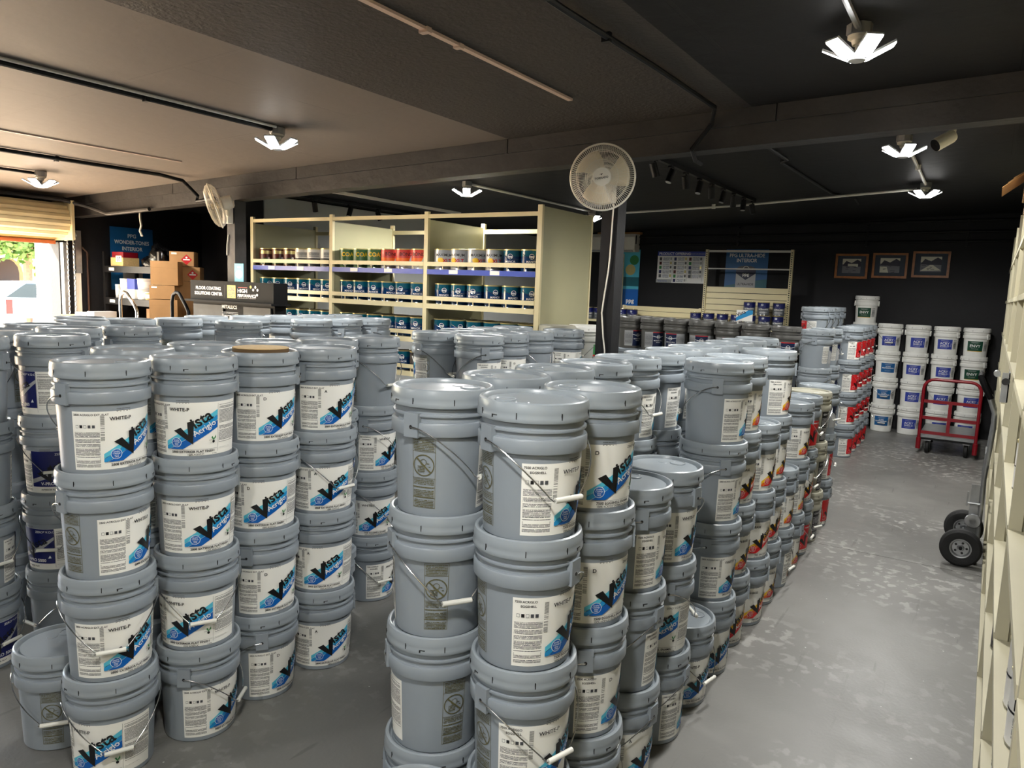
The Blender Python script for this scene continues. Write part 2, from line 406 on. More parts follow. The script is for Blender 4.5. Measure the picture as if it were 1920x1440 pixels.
# ------------------------------------------------------------------ roller door in the left wall
mat('slat_cream', (214, 196, 152), .45, var=.05)
def roller_door():
    d = thing('door_1', 'cream slatted roller door rolled up over the open doorway', None); d['kind'] = 'structure'
    cx, cz, y0, y1 = XL + .22, 2.34, -.3, 4.50
    n = 16
    for k in range(n):
        a0 = 2 * PI * k / n; a1 = a0 + 2 * PI / n * .93; r = .185
        P = lambda a, rr: (cx + rr * math.cos(a), cz + rr * math.sin(a))
        MB().prism([P(a0, r - .02), P(a0, r), P((a0 + a1) / 2, r + .012), P(a1, r), P(a1, r - .02)], 1, y0, y1, 'slat_cream').build('slat', d)
    for k in range(3):
        z = 2.12 + .075 * k
        MB().prism([(XL + .03, z), (XL + .048, z + .01), (XL + .048, z + .06), (XL + .03, z + .07), (XL + .02, z + .035)], 1, y0, y1, 'slat_cream').build('slat', d)
    MB().box((XL + .015, y0, 2.075), (XL + .06, y1, 2.115), 'brick_orange').build('bottom_bar', d)
    MB().box((XL + .01, 4.50, 2.12), (XL + .44, 4.53, 2.56), 'slat_cream').build('end_plate', d)
    g = MB(); g.cyl((cx, 4.53, 2.2), (cx, 4.60, 2.2), .075, 'slat_cream', 20); g.cyl((cx, 4.60, 2.2), (cx, 4.64, 2.2), .04, 'galv', 14); g.cyl((cx, 4.53, 2.2), (cx, 4.545, 2.2), .09, 'galv', 20)
    g.build('chain_wheel', d)
    for yy in (4.545, 4.615):
        c = MB()
        for i in range(64):
            z = 2.2 - .03 * i; M = Matrix.Rotation((i % 2) * PI / 2, 3, 'Z')
            pts = [Vector((cx + .005, yy, z)) + M @ Vector((0, .009 * math.cos(2 * PI * k / 8), .019 * math.sin(2 * PI * k / 8))) for k in range(8)]
            c.tube(pts, .0032, 'galv', 5, closed=True)
        q = c.build('chain', d); q['kind'] = 'stuff'
    MB().box((XL, 4.57, 0), (XL + .08, 4.62, 2.1), 'galv').build('guide_rail', d)
    MB().box((XL + .0, -.35, 0), (XL + .08, -.3, 2.1), 'galv').build('guide_rail', d)
    MB().box((XL, -.5, 2.58), (XL + .05, 4.62, 2.64), 'beam_paint').build('header_board', d)
roller_door()
m = MB(); m.tube([(XL + .05, 4.86, 0), (XL + .05, 4.86, 2.0), (XL + .05, 4.80, 2.06)], .012, 'dark_brown', 8)
tag(m.build('rusty_pipe'), 'thin rust-coloured vertical pipe beside the roller door', 'pipe')
m = MB().box((XL, 4.72, 0), (XL + .05, 4.78, 1.75), 'white_plastic').box((XL, 4.715, 1.75), (XL + .07, 4.785, 2.25), 'galv')
tag(m.build('wall_conduit'), 'white vertical cable duct on the wall beside the door', 'cable duct')


# ------------------------------------------------------------------ five-gallon buckets
PP = .366                                   # height a bucket adds to a stack
def r_body(z): return .1295 + max(0, z - .004) / .228 * .0095
def pail_body(m):
    b = MB()
    b.lathe([(.001, .008), (.117, .008), (.120, 0), (.125, 0), (.1295, .005), (.139, .232), (.139, .241), (.1505, .242), (.152, .245), (.152, .277), (.150, .281), (.1415, .282),
             (.1415, .297), (.148, .298), (.149, .301), (.148, .305), (.1415, .307), (.1415, .322), (.146, .324), (.146, .34)], m, 48)
    for s in (-1, 1):
        b.box((-.024, s * .140, .238), (.024, s * .1565, .308), m)
        b.cyl((0, s * .1560, .268), (0, s * .1572, .268), .0055, 'black', 10)
    return b.mesh('body')
def pail_lid(m):
    b = MB()
    b.lathe([(.1425, .326), (.154, .3245), (.1555, .328), (.1555, .337), (.1535, .343), (.1545, .349), (.1535, .362), (.1505, .3735), (.146, .3765), (.1415, .3755), (.1385, .371),
             (.136, .359), (.131, .358), (.1275, .3655), (.001, .3658)], m, 48)
    for k in range(8):
        a = k * PI / 4 + .2; M = Matrix.Rotation(a, 4, 'Z'); b.box((.150, -.0011, .334), (.15585, .0011, .351), 'black', M)
    for a in (.55, .55 + PI):
        M = Matrix.Rotation(a, 4, 'Z'); b.box((.150, -.009, .3325), (.15585, -.0045, .3395), 'black', M); b.box((.150, -.009, .3385), (.15585, .009, .3405), 'black', M)
    M = Matrix.Translation((.080, 0, .3655)); b.lathe([(.031, 0), (.031, .003), (.028, .0045), (.026, .002), (.001, .002)], m, 24, M=M)
    M = Matrix.Translation((.045, .045, .3655)); b.lathe([(.020, 0), (.018, .002), (.001, .0022)], m, 18, M=M)
    return b.mesh('lid')
def pail_bail():
    pts = []; ze, drop, hw = .268, .142, .047
    n = 30
    for i in range(n + 1):
        ph = PI / 2 - PI * i / n; y = .1575 * math.sin(ph); x = .1575 * math.cos(ph)
        t = max(0, (.157 - abs(y)) / (.157 - hw)); t = min(1, t)
        out = .002 + .005 * math.sin(PI * t) if t < 1 else .0065
        k = 1 + out / .1575
        pts.append((x * k, y * k, ze - drop * t ** .92))
    pts = [p for p in pts if abs(p[1]) > hw]
    half = len(pts) // 2
    left, right = pts[:half], pts[half:]
    path = left + [(.1645, hw + .004, ze - drop), (.1645, -hw - .004, ze - drop)] + right
    return MB().tube(path, .0021, 'wire', 6).mesh('bail')
def pail_grip(): return MB().cyl((.1645, -.045, .126), (.1645, .045, .126), .0078, 'grip', 12).mesh('grip')

def cone_map(r0=0.):
    def f(u, v, h):
        r = r_body(v) + h + r0; a = u / .1345
        return Vector((r * math.cos(a), r * math.sin(a), v))
    return f
STEP = .0105
def label_frame(p, header, sub=None, back='paper'):
    p.rect(-.183, .020, .195, .217, back)
    p.rect(-.178, .030, -.100, .148, 'micro'); p.rect(-.176, .052, -.102, .060, back); p.rect(-.176, .094, -.104, .098, back)
    p.text(header, .0092, -.178, .203, 'ink', bold=.02)
    if sub: p.text(sub, .0092, -.162, .190, 'ink', bold=.02)
    for k in range(5):
        u = -.172 + .0125 * k; p.rect(u, .162, u + .0085, .172, 'ink' if k == 1 else 'grey_print')
        if k in (0, 2): p.rect(u + .0008, .163, u + .0077, .171, back)
    p.rect(-.098, .118, -.086, .205, 'barcode')
    p.rect(.098, .060, .190, .205, 'micro'); p.rect(.098, .128, .190, .136, back); p.rect(.098, .040, .150, .044, 'micro'); p.rect(.0915, .03, .0922, .21, 'grey_print')
def vista_logo(p, name, foot, foot2, cols, zero=False):
    c1, c2, c3 = cols
    p.poly([(-.09, .074), (.09, .189), (.09, .170), (-.09, .058)], c1)
    p.poly([(-.09, .0565), (.09, .1685), (.09, .150), (-.080, .046), (-.09, .046)], c2)
    p.poly([(-.077, .046), (.09, .148), (.09, .122), (-.032, .046)], c3)
    p.disc(-.053, .071, .0175, 'white_print'); p.disc(-.053, .071, .0160, c3 if c3 == 'deep_blue' else 'red_ink')
    for i, t in enumerate(('Quality', 'Coatings', 'since', '1932')): p.text(t, .0066, -.053, .0775 - .0062 * i, 'white_print', bold=.01, align='CENTER')
    p.poly([(-.060, .114), (-.036, .126), (-.012, .098), (-.014, .145), (.008, .152), (.004, .063)], 'ink')
    p.text('ista', .057, .0105, .1210, 'ink', rot=R(31), bold=.020, sx=.96)
    p.text('Acriglo', .030, .010, .091, 'white_print', rot=R(31), bold=.012)
    if name: p.text(name, .0165, -.072, .187, 'ink', bold=.018)
    if zero: p.text('ZERO* V.O.C.', .010, .036, .202, 'ink', bold=.01)
    p.rect(-.088, .0435, .088, .0442, 'grey_print')
    p.text(foot, .0112, .004, .0325, 'ink', bold=.025, align='CENTER', sx=1.05)
    p.text(foot2, .0088, .012, .0225, 'ink', bold=.008, align='CENTER'); p.text('5 GAL', .0062, .070, .0235, 'ink')
    p.disc(.074, .070, .0055, 'ink', 12, .85); p.poly([(.074, .074), (.066, .086), (.070, .090), (.075, .080)], 'leaf_green'); p.poly([(.074, .075), (.083, .084), (.082, .094), (.076, .082)], 'leaf_green')
    p.rect(.058, .0755, .070, .0765, 'grey_print')
BLUE = ('sky_blue', 'mid_blue', 'deep_blue'); FIRE = ('yellow', 'orange', 'red_ink')
def make_labels():
    D = {}
    def vista(key, name, header, sub, foot, foot2, cols=BLUE, zero=False):
        p = Print(); label_frame(p, header, sub); vista_logo(p, name, foot, foot2, cols, zero); D[key] = p.mesh('label', cone_map(), STEP)
    for k, n in (('wp', 'WHITE-P'), ('d', 'D'), ('a', 'A')):
        vista(k, n, '2800 ACRIGLO EXT. FLAT', None, '2800 EXTERIOR FLAT FINISH', '100% ACRYLIC')
        vista('e' + k, n, '7500 ACRIGLO', 'EGGSHELL', '7500 EGGSHELL ENAMEL', '100% ACRYLIC INTERIOR EXTERIOR', zero=(k != 'wp'))
    vista('n', 'N-BASE', '7000 ACRIGLO', 'SEMI GLOSS', '7000 SEMI GLOSS', 'INTERIOR EXTERIOR FINISH', FIRE)
    # red panel
    p = Print(); label_frame(p, '8100 CAREFREE', 'PRIMER'); p.rect(-.09, .045, .09, .217, 'red_ink')
    p.ring(-.053, .071, .0175, .0015, 'white_print')
    p.poly([(-.060, .114), (-.036, .126), (-.012, .098), (-.014, .145), (.008, .152), (.004, .063)], 'ink'); p.text('ista', .057, .0105, .1210, 'ink', rot=R(31), bold=.020, sx=.96)
    p.text('100% ACRYLIC', .0112, .004, .030, 'ink', bold=.02, align='CENTER'); p.text('PRIMER SEALER', .012, -.02, .195, 'white_print')
    D['red'] = p.mesh('label', cone_map(), STEP)
    # navy
    p = Print(); label_frame(p, 'V-PRO 5000', 'FLAT'); p.rect(-.09, .050, .09, .217, 'navy')
    p.poly([(-.09, .085), (.0, .118), (.09, .180), (.09, .165), (.02, .105), (-.09, .065)], 'silver')
    p.poly([(-.066, .112), (-.044, .124), (-.02, .098), (-.02, .142), (-.003, .148), (-.006, .070)], 'ink'); p.text('ista', .052, .0, .1195, 'ink', rot=R(27), bold=.02)
    p.text('ZERO* V.O.C.', .014, .01, .198, 'white_print'); p.text('V-PRO 5000', .020, -.05, .058, 'white_print', bold=.02)
    p.poly([(.062, .075), (.07, .09), (.076, .076)], 'white_print'); p.text('INTERIOR FLAT', .010, -.05, .033, 'ink')
    D['vpro'] = p.mesh('label', cone_map(), STEP)
    # rounded text label with a navy panel beside it
    p = Print(); r = .012; q = []
    for cx, cy, a0 in ((-.160 + r, .06 + r, PI), (-.095 - r, .06 + r, 1.5 * PI), (-.095 - r, .225 - r, 0), (-.160 + r, .225 - r, .5 * PI)):
        q += [(cx + r * math.cos(a0 + k * PI / 8), cy + r * math.sin(a0 + k * PI / 8)) for k in range(5)]
    p.poly(q, 'micro'); p.rect(-.085, .060, .085, .225, 'silver'); p.poly([(-.085, .225), (.085, .225), (.085, .165), (0, .145), (-.085, .190)], 'navy_dark')
    p.ring(-.0, .185, .021, .002, 'white_print'); p.text('ppg', .024, 0, .180, 'white_print', bold=.02, align='CENTER'); p.text('SPEEDHIDE', .018, 0, .105, 'navy_dark', align='CENTER')
    D['ppg'] = p.mesh('label', cone_map(), STEP)
    p = Print(); p.rect(-.17, .03, .17, .215, 'silver'); p.rect(-.165, .05, -.075, .2, 'micro_grey'); p.rect(.075, .05, .165, .2, 'micro_grey'); p.rect(-.07, .03, .07, .215, 'navy_dark')
    p.rect(-.07, .207, .07, .215, 'red_ink'); p.poly([(-.07, .165), (0, .150), (.07, .165), (.07, .170), (0, .155), (-.07, .170)], 'white_print')
    p.disc(0, .160, .024, 'navy_dark'); p.ring(0, .160, .023, .003, 'white_print'); p.text('ppg', .026, 0, .155, 'white_print', bold=.03, align='CENTER'); p.text('MANOR HALL', .018, 0, .110, 'white_print', align='CENTER'); p.text('EXTERIOR', .012, 0, .09, 'white_print', align='CENTER')
    D['ppgd'] = p.mesh('label', cone_map(), STEP)
    p = Print(); p.rect(-.05, .05, .05, .22, 'leaf_green'); p.rect(-.05, .05, .05, .125, 'grey_print'); p.rect(-.05, .122, .05, .134, 'red_ink'); p.disc(0, .180, .018, 'white_print'); p.rect(-.045, .055, -.003, .118, 'silver'); p.rect(.003, .055, .045, .118, 'silver')
    D['green'] = p.mesh('label', cone_map(), STEP)
    p = Print(); p.rect(-.06, .02, .06, .235, 'ink'); p.rect(-.054, .03, .054, .19, 'micro_white'); p.text('CONCRETE', .018, 0, .21, 'white_print', align='CENTER')
    D['blackt'] = p.mesh('label', cone_map(), STEP)
    # white bucket labels
    for k, c, big in (('acry', 'royal', ('ACRY', 'SHIELD')), ('envy', 'envy_green', ('ENVY',)), ('prof', 'sign_blue', ('ULTRA', 'PROFESSIONAL'))):
        p = Print(); p.rect(-.088, .085, .088, .212, c)
        p.rect(-.045, .192, .045, .200, 'micro_white'); p.rect(-.03, .182, .03, .187, 'micro_white')
        if k == 'acry': p.text('ACRY', .042, -.055, .146, 'white_print', bold=.012); p.text('SHIELD', .034, -.055, .116, 'white_print', bold=.006); p.rect(-.055, .100, .03, .105, 'micro_white'); p.text('EXTERIOR', .010, .076, .12, 'white_print', rot=PI / 2)
        elif k == 'envy': p.text('ENVY', .048, 0, .135, 'white_print', bold=.012, align='CENTER'); p.rect(-.04, .112, .04, .122, 'micro_white'); p.rect(-.088, .080, .088, .086, 'yellow')
        else: p.text('ULTRA', .020, 0, .160, 'white_print', align='CENTER'); p.text('PROFESSIONAL', .022, 0, .138, 'white_print', bold=.02, align='CENTER'); p.rect(-.04, .105, .04, .112, 'micro_white')
        p.rect(.10, .09, .15, .21, 'micro_grey')
        D[k] = p.mesh('label', cone_map(), STEP)
    # warning print, tan outlines on the plastic
    def warn(m, micro):
        p = Print(); u0, u1, v0, v1 = -.035, .035, .03, .235; t = .0014
        p.frame(u0, v0, u1, v1, t, m); p.rect(u0, .196, u1, .196 + t, m); p.rect(u0, .118, u1, .118 + t, m); p.rect(u0, .092, u1, .092 + t, m); p.rect(u0, .06, u1, .06 + t, m)
        p.rect(-.031, .199, .031, .231, micro); p.rect(-.031, .033, .031, .116, micro); p.ring(0, .157, .032, .003, m)
        p.poly([(-.018, .135), (.004, .135), (.004, .158), (-.018, .158)], micro); p.poly([(-.022, .176), (-.019, .179), (.023, .138), (.020, .135)], m); p.ring(.0, .166, .010, .0015, m); p.poly([(.006, .168), (.024, .160), (.02, .15), (.006, .158)], micro)
        return p.mesh('warning_print', cone_map(), STEP)
    D['warn'] = warn('olive', 'micro_olive')
    p = Print(); p.rect(-.022, .005, .022, .017, 'micro_grey'); D['code'] = p.mesh('date_code', lambda u, v, h: cone_map()(u, v + .208, h), STEP)
    return D
LAB = make_labels()
BODY = {}
for k, b_, l_ in (('grey', 'pail_grey', 'lid_grey'), ('dark', 'pail_dark', 'pail_dark'), ('white', 'pail_white', 'pail_white'), ('cream', 'pail_cream', 'pail_cream'), ('light', 'pail_light', 'pail_white')):
    BODY[k] = (pail_body(b_), pail_lid(l_))
BAIL, GRIP = pail_bail(), pail_grip()
ORD = 'zeroth first second third fourth fifth sixth seventh eighth ninth tenth eleventh twelfth thirteenth fourteenth fifteenth sixteenth seventeenth eighteenth nineteenth twentieth'.split()
LABNAME = {'wp': 'blue-striped label', 'd': 'blue-striped label', 'a': 'blue-striped label', 'ewp': 'blue-striped label', 'ed': 'blue-striped label', 'ea': 'blue-striped label', 'n': 'fire-striped label', 'red': 'red label', 'vpro': 'navy label', 'ppg': 'navy-topped label', 'ppgd': 'navy label', 'green': 'green label', 'blackt': 'black label', 'acry': 'violet-blue label', 'envy': 'dark green label', 'prof': 'blue label'}
def pail(x, y, z, label, group, skin='grey', lab=None, la=0, ba=180, front=True, wa=None, lid_a=None, cat='bucket'):
    """la, ba, wa: where label centre, bail grip and warning print point, degrees to the viewer's right of the camera's bearing"""
    az = math.atan2(-y, -x)
    t = thing('paint_bucket', label, cat, (x, y, z), 0, group)
    b = obj('body', BODY[skin][0], t, rz=az + R(ba))
    l = obj('lid', BODY[skin][1], t, rz=random.uniform(0, 6.28) if lid_a is None else az + R(lid_a))
    if front:
        w_ = obj('bail', BAIL, t, rz=az + R(ba)); obj('grip', GRIP, w_)
    if lab: obj('label', LAB[lab], t, rz=az + R(la))
    if lab and skin == 'grey':
        obj('warning_print', LAB['warn'], t, rz=az + R(la + 155 if wa is None else wa)); obj('date_code', LAB['code'], t, rz=az + R(la - 12))
    return t
def jit(a=.0022): return random.uniform(-a, a)
def stack(x, y, specs, where, group, skin='grey', z0=0, start=1):
    """specs from the floor up, each (label kind, label angle, bail angle)"""
    n = start + len(specs) - 1
    for i, s in enumerate(specs):
        k = start + i; lab, la, ba = s[:3]
        pos = 'on top' if k == n and n > 1 else ('on the floor' if k == 1 else ORD[k] + ' from floor')
        name = {'grey': 'grey', 'dark': 'dark grey', 'white': 'white', 'cream': 'cream', 'light': 'pale grey'}[skin]
        nm = '%s bucket, %s, %s, %s' % (name, LABNAME[lab], pos, where) if lab else '%s bucket, %s, %s' % (name, pos, where)
        pail(x + jit(), y + jit(), z0 + (k - 1) * PP, nm, group, skin, lab, la, ba, wa=s[3] if len(s) > 3 else None)
HIDDEN = []                                  # tiers that stay out of sight inside the blocks
def top_only(x, y, where, group, specs, n=4):
    stack(x, y, specs, where, group, start=n - len(specs) + 1)
    for k in range(n - len(specs)): HIDDEN.append((x, y, k * PP))

G1_ = 'buckets of the front rows on the left'
stack(-2.543, 1.373, [('wp', -28, 5), ('wp', 28, 0), ('wp', 66, -150, -50), ('wp', 38, -140)], 'first stack of the left front row', G1_)
stack(-2.495, 1.690, [('wp', 52, 69), ('wp', -17, 6), ('wp', 20, 180), ('wp', -5, 180)], 'second stack of the left front row', G1_)
stack(-2.53, 2.022, [('d', 55, -90), ('d', 34, -113), ('d', 7, 180), ('d', 35, 170)], 'third stack of the left front row', G1_)
stack(-2.52, 2.348, [('a', 20, 180), ('a', 5, 180), ('a', 17, 40), ('a', 35, -126)], 'fourth stack of the left front row', G1_)
G2_ = 'buckets of the second row on the left'
for i, (x, y) in enumerate(((-2.89, 1.69), (-2.92, 2.03), (-2.895, 2.36), (-2.85, 2.695))):
    top_only(x, y, '%s stack of the left second row' % ORD[i + 1], G2_, [('d', 70, 150), ('wp', 60, 160)])
stack(-2.855, 3.025, [('ewp', 70, 30, -70), ('ewp', 13, 50), ('ewp', 50, 75), ('ewp', 150, 45, -50)], 'last stack of the left second row', G2_)
G3_ = 'buckets of the far left block'
stack(-3.685, 1.415, [('vpro', 30, 40), ('vpro', 120, 30), ('vpro', 150, -140), ('vpro', 160, 150)], 'stack cut by the left picture edge', G3_)
stack(-3.66, 1.755, [('vpro', 85, -60), ('vpro', -50, -20), ('vpro', -10, -5), ('vpro', -70, 150)], 'navy stack behind the front corner stack', G3_)
tag(pail(-2.865, 1.352, 0, 'lone grey bucket standing on the floor beside the left corner stack', G1_, 'grey', 'wp', 150, -10, wa=-15), None)
tag(pail(-1.20, 1.455, 0, 'lone grey bucket at the bottom edge of the picture', 'buckets of the aisle block', 'grey', 'ewp', 60, 90), None)
far_left = [(-4.07, 1.70), (-4.43, 2.03), (-4.085, 2.04), (-5.02, 2.58), (-4.69, 2.42), (-4.09, 2.385), (-4.74, 2.75), (-4.72, 3.085), (-4.93, 3.45), (-4.33, 3.28), (-4.86, 3.79), (-4.86, 4.11), (-4.33, 3.93), (-4.86, 4.47), (-4.33, 4.25), (-4.86, 4.80), (-4.33, 4.58)]
for i, (x, y) in enumerate(far_left):
    sp = [('wp', random.uniform(100, 250), random.uniform(-170, 170))]
    if i in (7, 9, 12, 14): sp = [('wp', 150, 100)] + sp
    top_only(x, y, '%s from left in far left block' % ORD[i + 1], G3_, sp)
G4_ = 'buckets of the block before the cream shelves'
mid = [(-2.965, 3.72, [('ewp', -110, 130), ('d', -105, 45, -30)]), (-2.625, 3.72, [('ewp', 40, 60), ('ed', 75, -75)]), (-2.655, 4.05, [('ed', 30, 90), ('ed', 55, 180)]), (-2.66, 4.39, [('ewp', 20, 40), ('ewp', 150, 50, -40)]), (-2.69, 4.9, [('ea', 40, 60), ('ea', 45, 180)])]
for i, (x, y, sp) in enumerate(mid): top_only(x, y, '%s from left before cream shelves' % ORD[i + 1], G4_, sp)
for i, (x, y) in enumerate(((-3.02, 4.08), (-3.05, 4.43), (-3.08, 4.80))): top_only(x, y, '%s from left, back row before cream shelves' % ORD[i + 1], G4_, [('d', 150, 170)])
stack(-3.04, 5.42, [('blackt', 160, 150)], 'beside the cream end panel', G4_, 'cream', start=4); HIDDEN += [(-3.04, 5.42, k * PP) for k in range(3)]
stack(-2.93, 5.74, [('green', 45, -30), ('green', 50, -20)], 'beside the black post', G4_, 'light', start=3); HIDDEN += [(-2.93, 5.74, k * PP) for k in range(2)]
G5_ = 'buckets of the aisle block'
stack(-1.363, 1.751, [('ewp', -130, 180), ('ewp', -130, -170), ('ewp', -157, 20), ('ewp', 130, 55, -22)], 'front stack of the inner column', G5_)
inner = [(-1.385, 2.13), (-1.385, 2.465), (-1.38, 2.80), (-1.395, 3.17), (-1.40, 3.50), (-1.425, 3.83), (-1.425, 4.17), (-1.43, 4.50), (-1.43, 4.84), (-1.43, 5.18), (-1.43, 5.52)]
for i, (x, y) in enumerate(inner):
    sp = [('ed', 120, 180), ('ed', 110, 60 if i in (2, 3) else 180)]
    if i in (2, 3): sp = [('ed', 110, 80)] + sp
    top_only(x, y, '%s stack of the inner column' % ORD[i + 2], G5_, sp)
ac = 'stack of the aisle column'
stack(-1.041, 1.745, [('ewp', 40, 60), ('ewp', 52, 43, -52), ('ewp', 64, 150, -66), ('ewp', 68, 38, -62)], 'first ' + ac, G5_)
stack(-1.030, 2.082, [('ea', 70, 60), ('ed', 75, -82), ('ed', 42, 180), ('ed', 38, 180)], 'second ' + ac, G5_)
stack(-1.030, 2.415, [('ea', 52, -30), ('ewp', 118, -30), ('ewp', 92, -72)], 'third ' + ac, G5_)
stack(-1.030, 2.737, [('ewp', 100, -20), ('ed', 5, 110), ('ewp', 66, 150)], 'fourth ' + ac, G5_)
stack(-1.030, 3.055, [('ewp', 46, 60)], 'fifth ' + ac, G5_)
stack(-1.037, 3.378, [('d', 44, 180), ('wp', 70, -90), ('d', 92, -67), ('d', 92, -90)], 'sixth ' + ac, G5_)
stack(-1.060, 3.715, [('n', 45, 180), ('n', 70, 180), ('n', 58, 180), ('n', 88, 180)], 'seventh ' + ac, G5_)
stack(-1.040, 4.035, [('n', 55, 180), ('n', 48, 180), ('n', 72, 180)], 'eighth ' + ac, G5_)
stack(-1.055, 4.355, [('n', 75, 180), ('n', 60, 180), ('n', 82, 180), ('n', 85, 180)], 'ninth ' + ac, G5_)
stack(-1.050, 4.675, [('n', 130, 70), ('n', 80, 160)], 'tenth ' + ac, G5_)
stack(-1.060, 5.02, [('n', 85, 160), ('n', 90, 170), ('n', 75, 180)], 'eleventh ' + ac, G5_)
stack(-1.075, 5.37, [('red', 60, 80), ('n', 60, 75), ('red', 58, 80)], 'twelfth ' + ac, G5_)
stack(-1.075, 5.72, [('blackt', 70, 55), ('blackt', 75, 20), ('blackt', 70, 20)], 'thirteenth ' + ac, G5_, 'cream')
stack(-1.085, 6.16, [('red', 80, 160), ('red', 95, 90), ('ppg', 80, 60)], 'last ' + ac, G5_)
for i in range(3):
    HIDDEN += [(-1.44, 5.86 + .34 * i, k * PP) for k in range(2)]
G6_ = 'far aisle buckets before the black wall'
stack(-1.42, 7.72, [('ppg', 95, 120), ('ppg', 98, 100), ('ppg', 95, -30), ('ppg', 92, -100)], 'first navy far stack', G6_)
stack(-1.42, 8.17, [('ppg', 95, 120), ('ppg', 98, 100), ('ppg', 95, 80), ('ppg', 92, 80)], 'second navy far stack', G6_)
for i in range(4):
    y = 9.12 + .36 * i
    stack(-1.345, y, [('red', 75, 160), ('red', 62, 70), ('red', 66, 75), ('red', 78, 85)], '%s red far stack' % ORD[i + 1], G6_)
for i in range(4):
    stack(-1.72, 9.1 + .35 * i, [('red', -75, 20)], '%s raised bucket beyond the navy stacks' % ORD[i + 1], G6_, z0=.205, start=4); HIDDEN += [(-1.72, 9.1 + .35 * i, .205 + k * PP) for k in range(3)]
for i in range(4): HIDDEN.append((-1.72, 9.1 + .35 * i, -.161))
G7_ = 'dark buckets before the wall shelving'
for i in range(7):
    x = -3.72 + .318 * i; y = 8.46 - .055 * i
    stack(x, y, [('ppgd', (45, 30, -30, 0, 5, -5, 12)[i], 180)], '%s of the dark row' % ORD[i + 1], G7_, 'dark', start=4)
    HIDDEN += [(x, y, k * PP) for k in range(3)]
for i in range(5):
    stack(-3.72 + .318 * i, 8.80 - .055 * i, [('ppgd', 180, 180)], '%s behind the dark row' % ORD[i + 1], G7_, 'dark', start=4); HIDDEN += [(-3.72 + .318 * i, 8.8 - .055 * i, k * PP) for k in range(3)]
G8_ = 'white buckets against the black wall'
WH = [['prof', 'prof', 'prof', 'acry'], ['acry', 'acry', 'acry', 'acry'], ['acry', 'acry', 'acry', 'acry'], ['acry', 'acry', 'envy', 'envy']]
for i in range(4):
    x = -1.165 + .335 * i
    sp = [(WH[i][k], random.uniform(-8, 14), (0 if (i, k) in ((0, 0), (0, 1), (0, 3), (2, 1)) else random.choice((150, 180, 200)))) for k in range(4)]
    stack(x, 11.36, sp, '%s white stack' % ORD[i + 1], G8_, 'white')
stack(-1.50, 11.44, [('envy', 55, 180), ('envy', 55, 180), ('envy', 58, 180), ('envy', 55, 170)], 'white stack behind the red-label stacks', G8_, 'white')
pail(-1.50, 11.44, 4 * PP, 'lone white bucket with dark green label standing above the white stacks', G8_, 'white', 'envy', -12, 180)
def hidden():
    m = MB()
    for x, y, z in HIDDEN:
        z0 = max(z, 0); M = Matrix.Translation((x, y, z0)); h = PP - (z0 - z)
        m.lathe([(.001, 0), (.127, 0), (.138, h * .63), (.150, h * .66), (.150, h * .76), (.141, h * .77), (.141, h * .86), (.155, h * .87), (.155, h * .97), (.145, h), (.001, h - .0005)], 'pail_grey', 20, M=M)
    o = m.build('bucket_tiers'); tag(o, 'lower tiers of grey buckets packed inside the blocks', 'bucket', kind='stuff')
hidden()
# cork disc on the third front stack
c = MB(); mat('cork', (196, 164, 108), .85, var=.12, vscale=60); mat('cork_edge', (96, 74, 46), .9)
c.lathe([(.001, 0), (.112, 0), (.112, .016), (.110, .018), (.001, .018)], ['cork_edge', 'cork_edge', 'cork', 'cork'], 40)
tag(c.build('cork_disc', loc=(-2.53, 2.022, 3 * PP + .3705)), 'round tan cork disc lying on a bucket lid', 'disc')

# ------------------------------------------------------------------ lamps
mat('led', (1.0, .985, .95), .4, emit=26)
def led_light(x, y, where, nb=5, rz=.3):
    z = zc(x)
    t = thing('ceiling_light', 'folding LED lamp with glowing petals, ' + where, 'ceiling light', (x, y, z), rz, 'LED petal lamps under the ceiling')
    MB().lathe([(.001, -.001), (.052, -.001), (.052, -.042), (.048, -.046), (.001, -.046)], 'galv', 8, False).build('junction_box', t)
    MB().lathe([(.045, -.046), (.045, -.058), (.03, -.066), (.024, -.085), (.001, -.085)], 'white_plastic', 16).build('lampholder', t)
    MB().lathe([(.012, -.085), (.012, -.11), (.034, -.125), (.036, -.148), (.028, -.152), (.001, -.152)], 'silver', 14).build('hub', t)
    for k in range(nb):
        a = 2 * PI * k / nb; M = Matrix.Rotation(a, 4, 'Z') @ Matrix.Translation((.034, 0, -.142)) @ Matrix.Rotation(-R(28), 4, 'Y')
        p = MB().box((.0, -.036, -.001), (.125, .036, .009), 'silver', M).build('petal', t)
        MB().box((.006, -.033, -.005), (.121, .033, -.001), 'led', M).build('led_face', p)
    L = bpy.data.lights.new('lamp', 'SPOT'); L.energy = LED_W; L.spot_size = R(172); L.spot_blend = .35; L.shadow_soft_size = .10; L.color = (1, .985, .95)
    o = bpy.data.objects.new('lamp', L); COL.objects.link(o); o.parent = t; o.location = (0, 0, -.17)
    return t
led_light(-.60, 3.57, 'over the aisle before the beam'); led_light(-.65, 6.0, 'over the aisle just past the beam', rz=.1); led_light(-.68, 8.38, 'over the aisle before the far wall', rz=.5)
led_light(-4.27, 3.56, 'at the end of the long dark conduit', rz=.2); led_light(-7.62, 3.6, 'beside the roller door'); led_light(-4.5, 6.08, 'above the cream shelves'); led_light(-4.45, 8.71, 'behind the cream end panel', rz=.7)
led_light(-.53, .50, 'above the viewer', rz=.4)
led_light(-.52, -1.8, 'added unseen behind the viewer over the aisle'); led_light(-4.1, -1.4, 'added unseen behind the viewer over the left rows')  # both lamps added out of view to light the bucket fronts

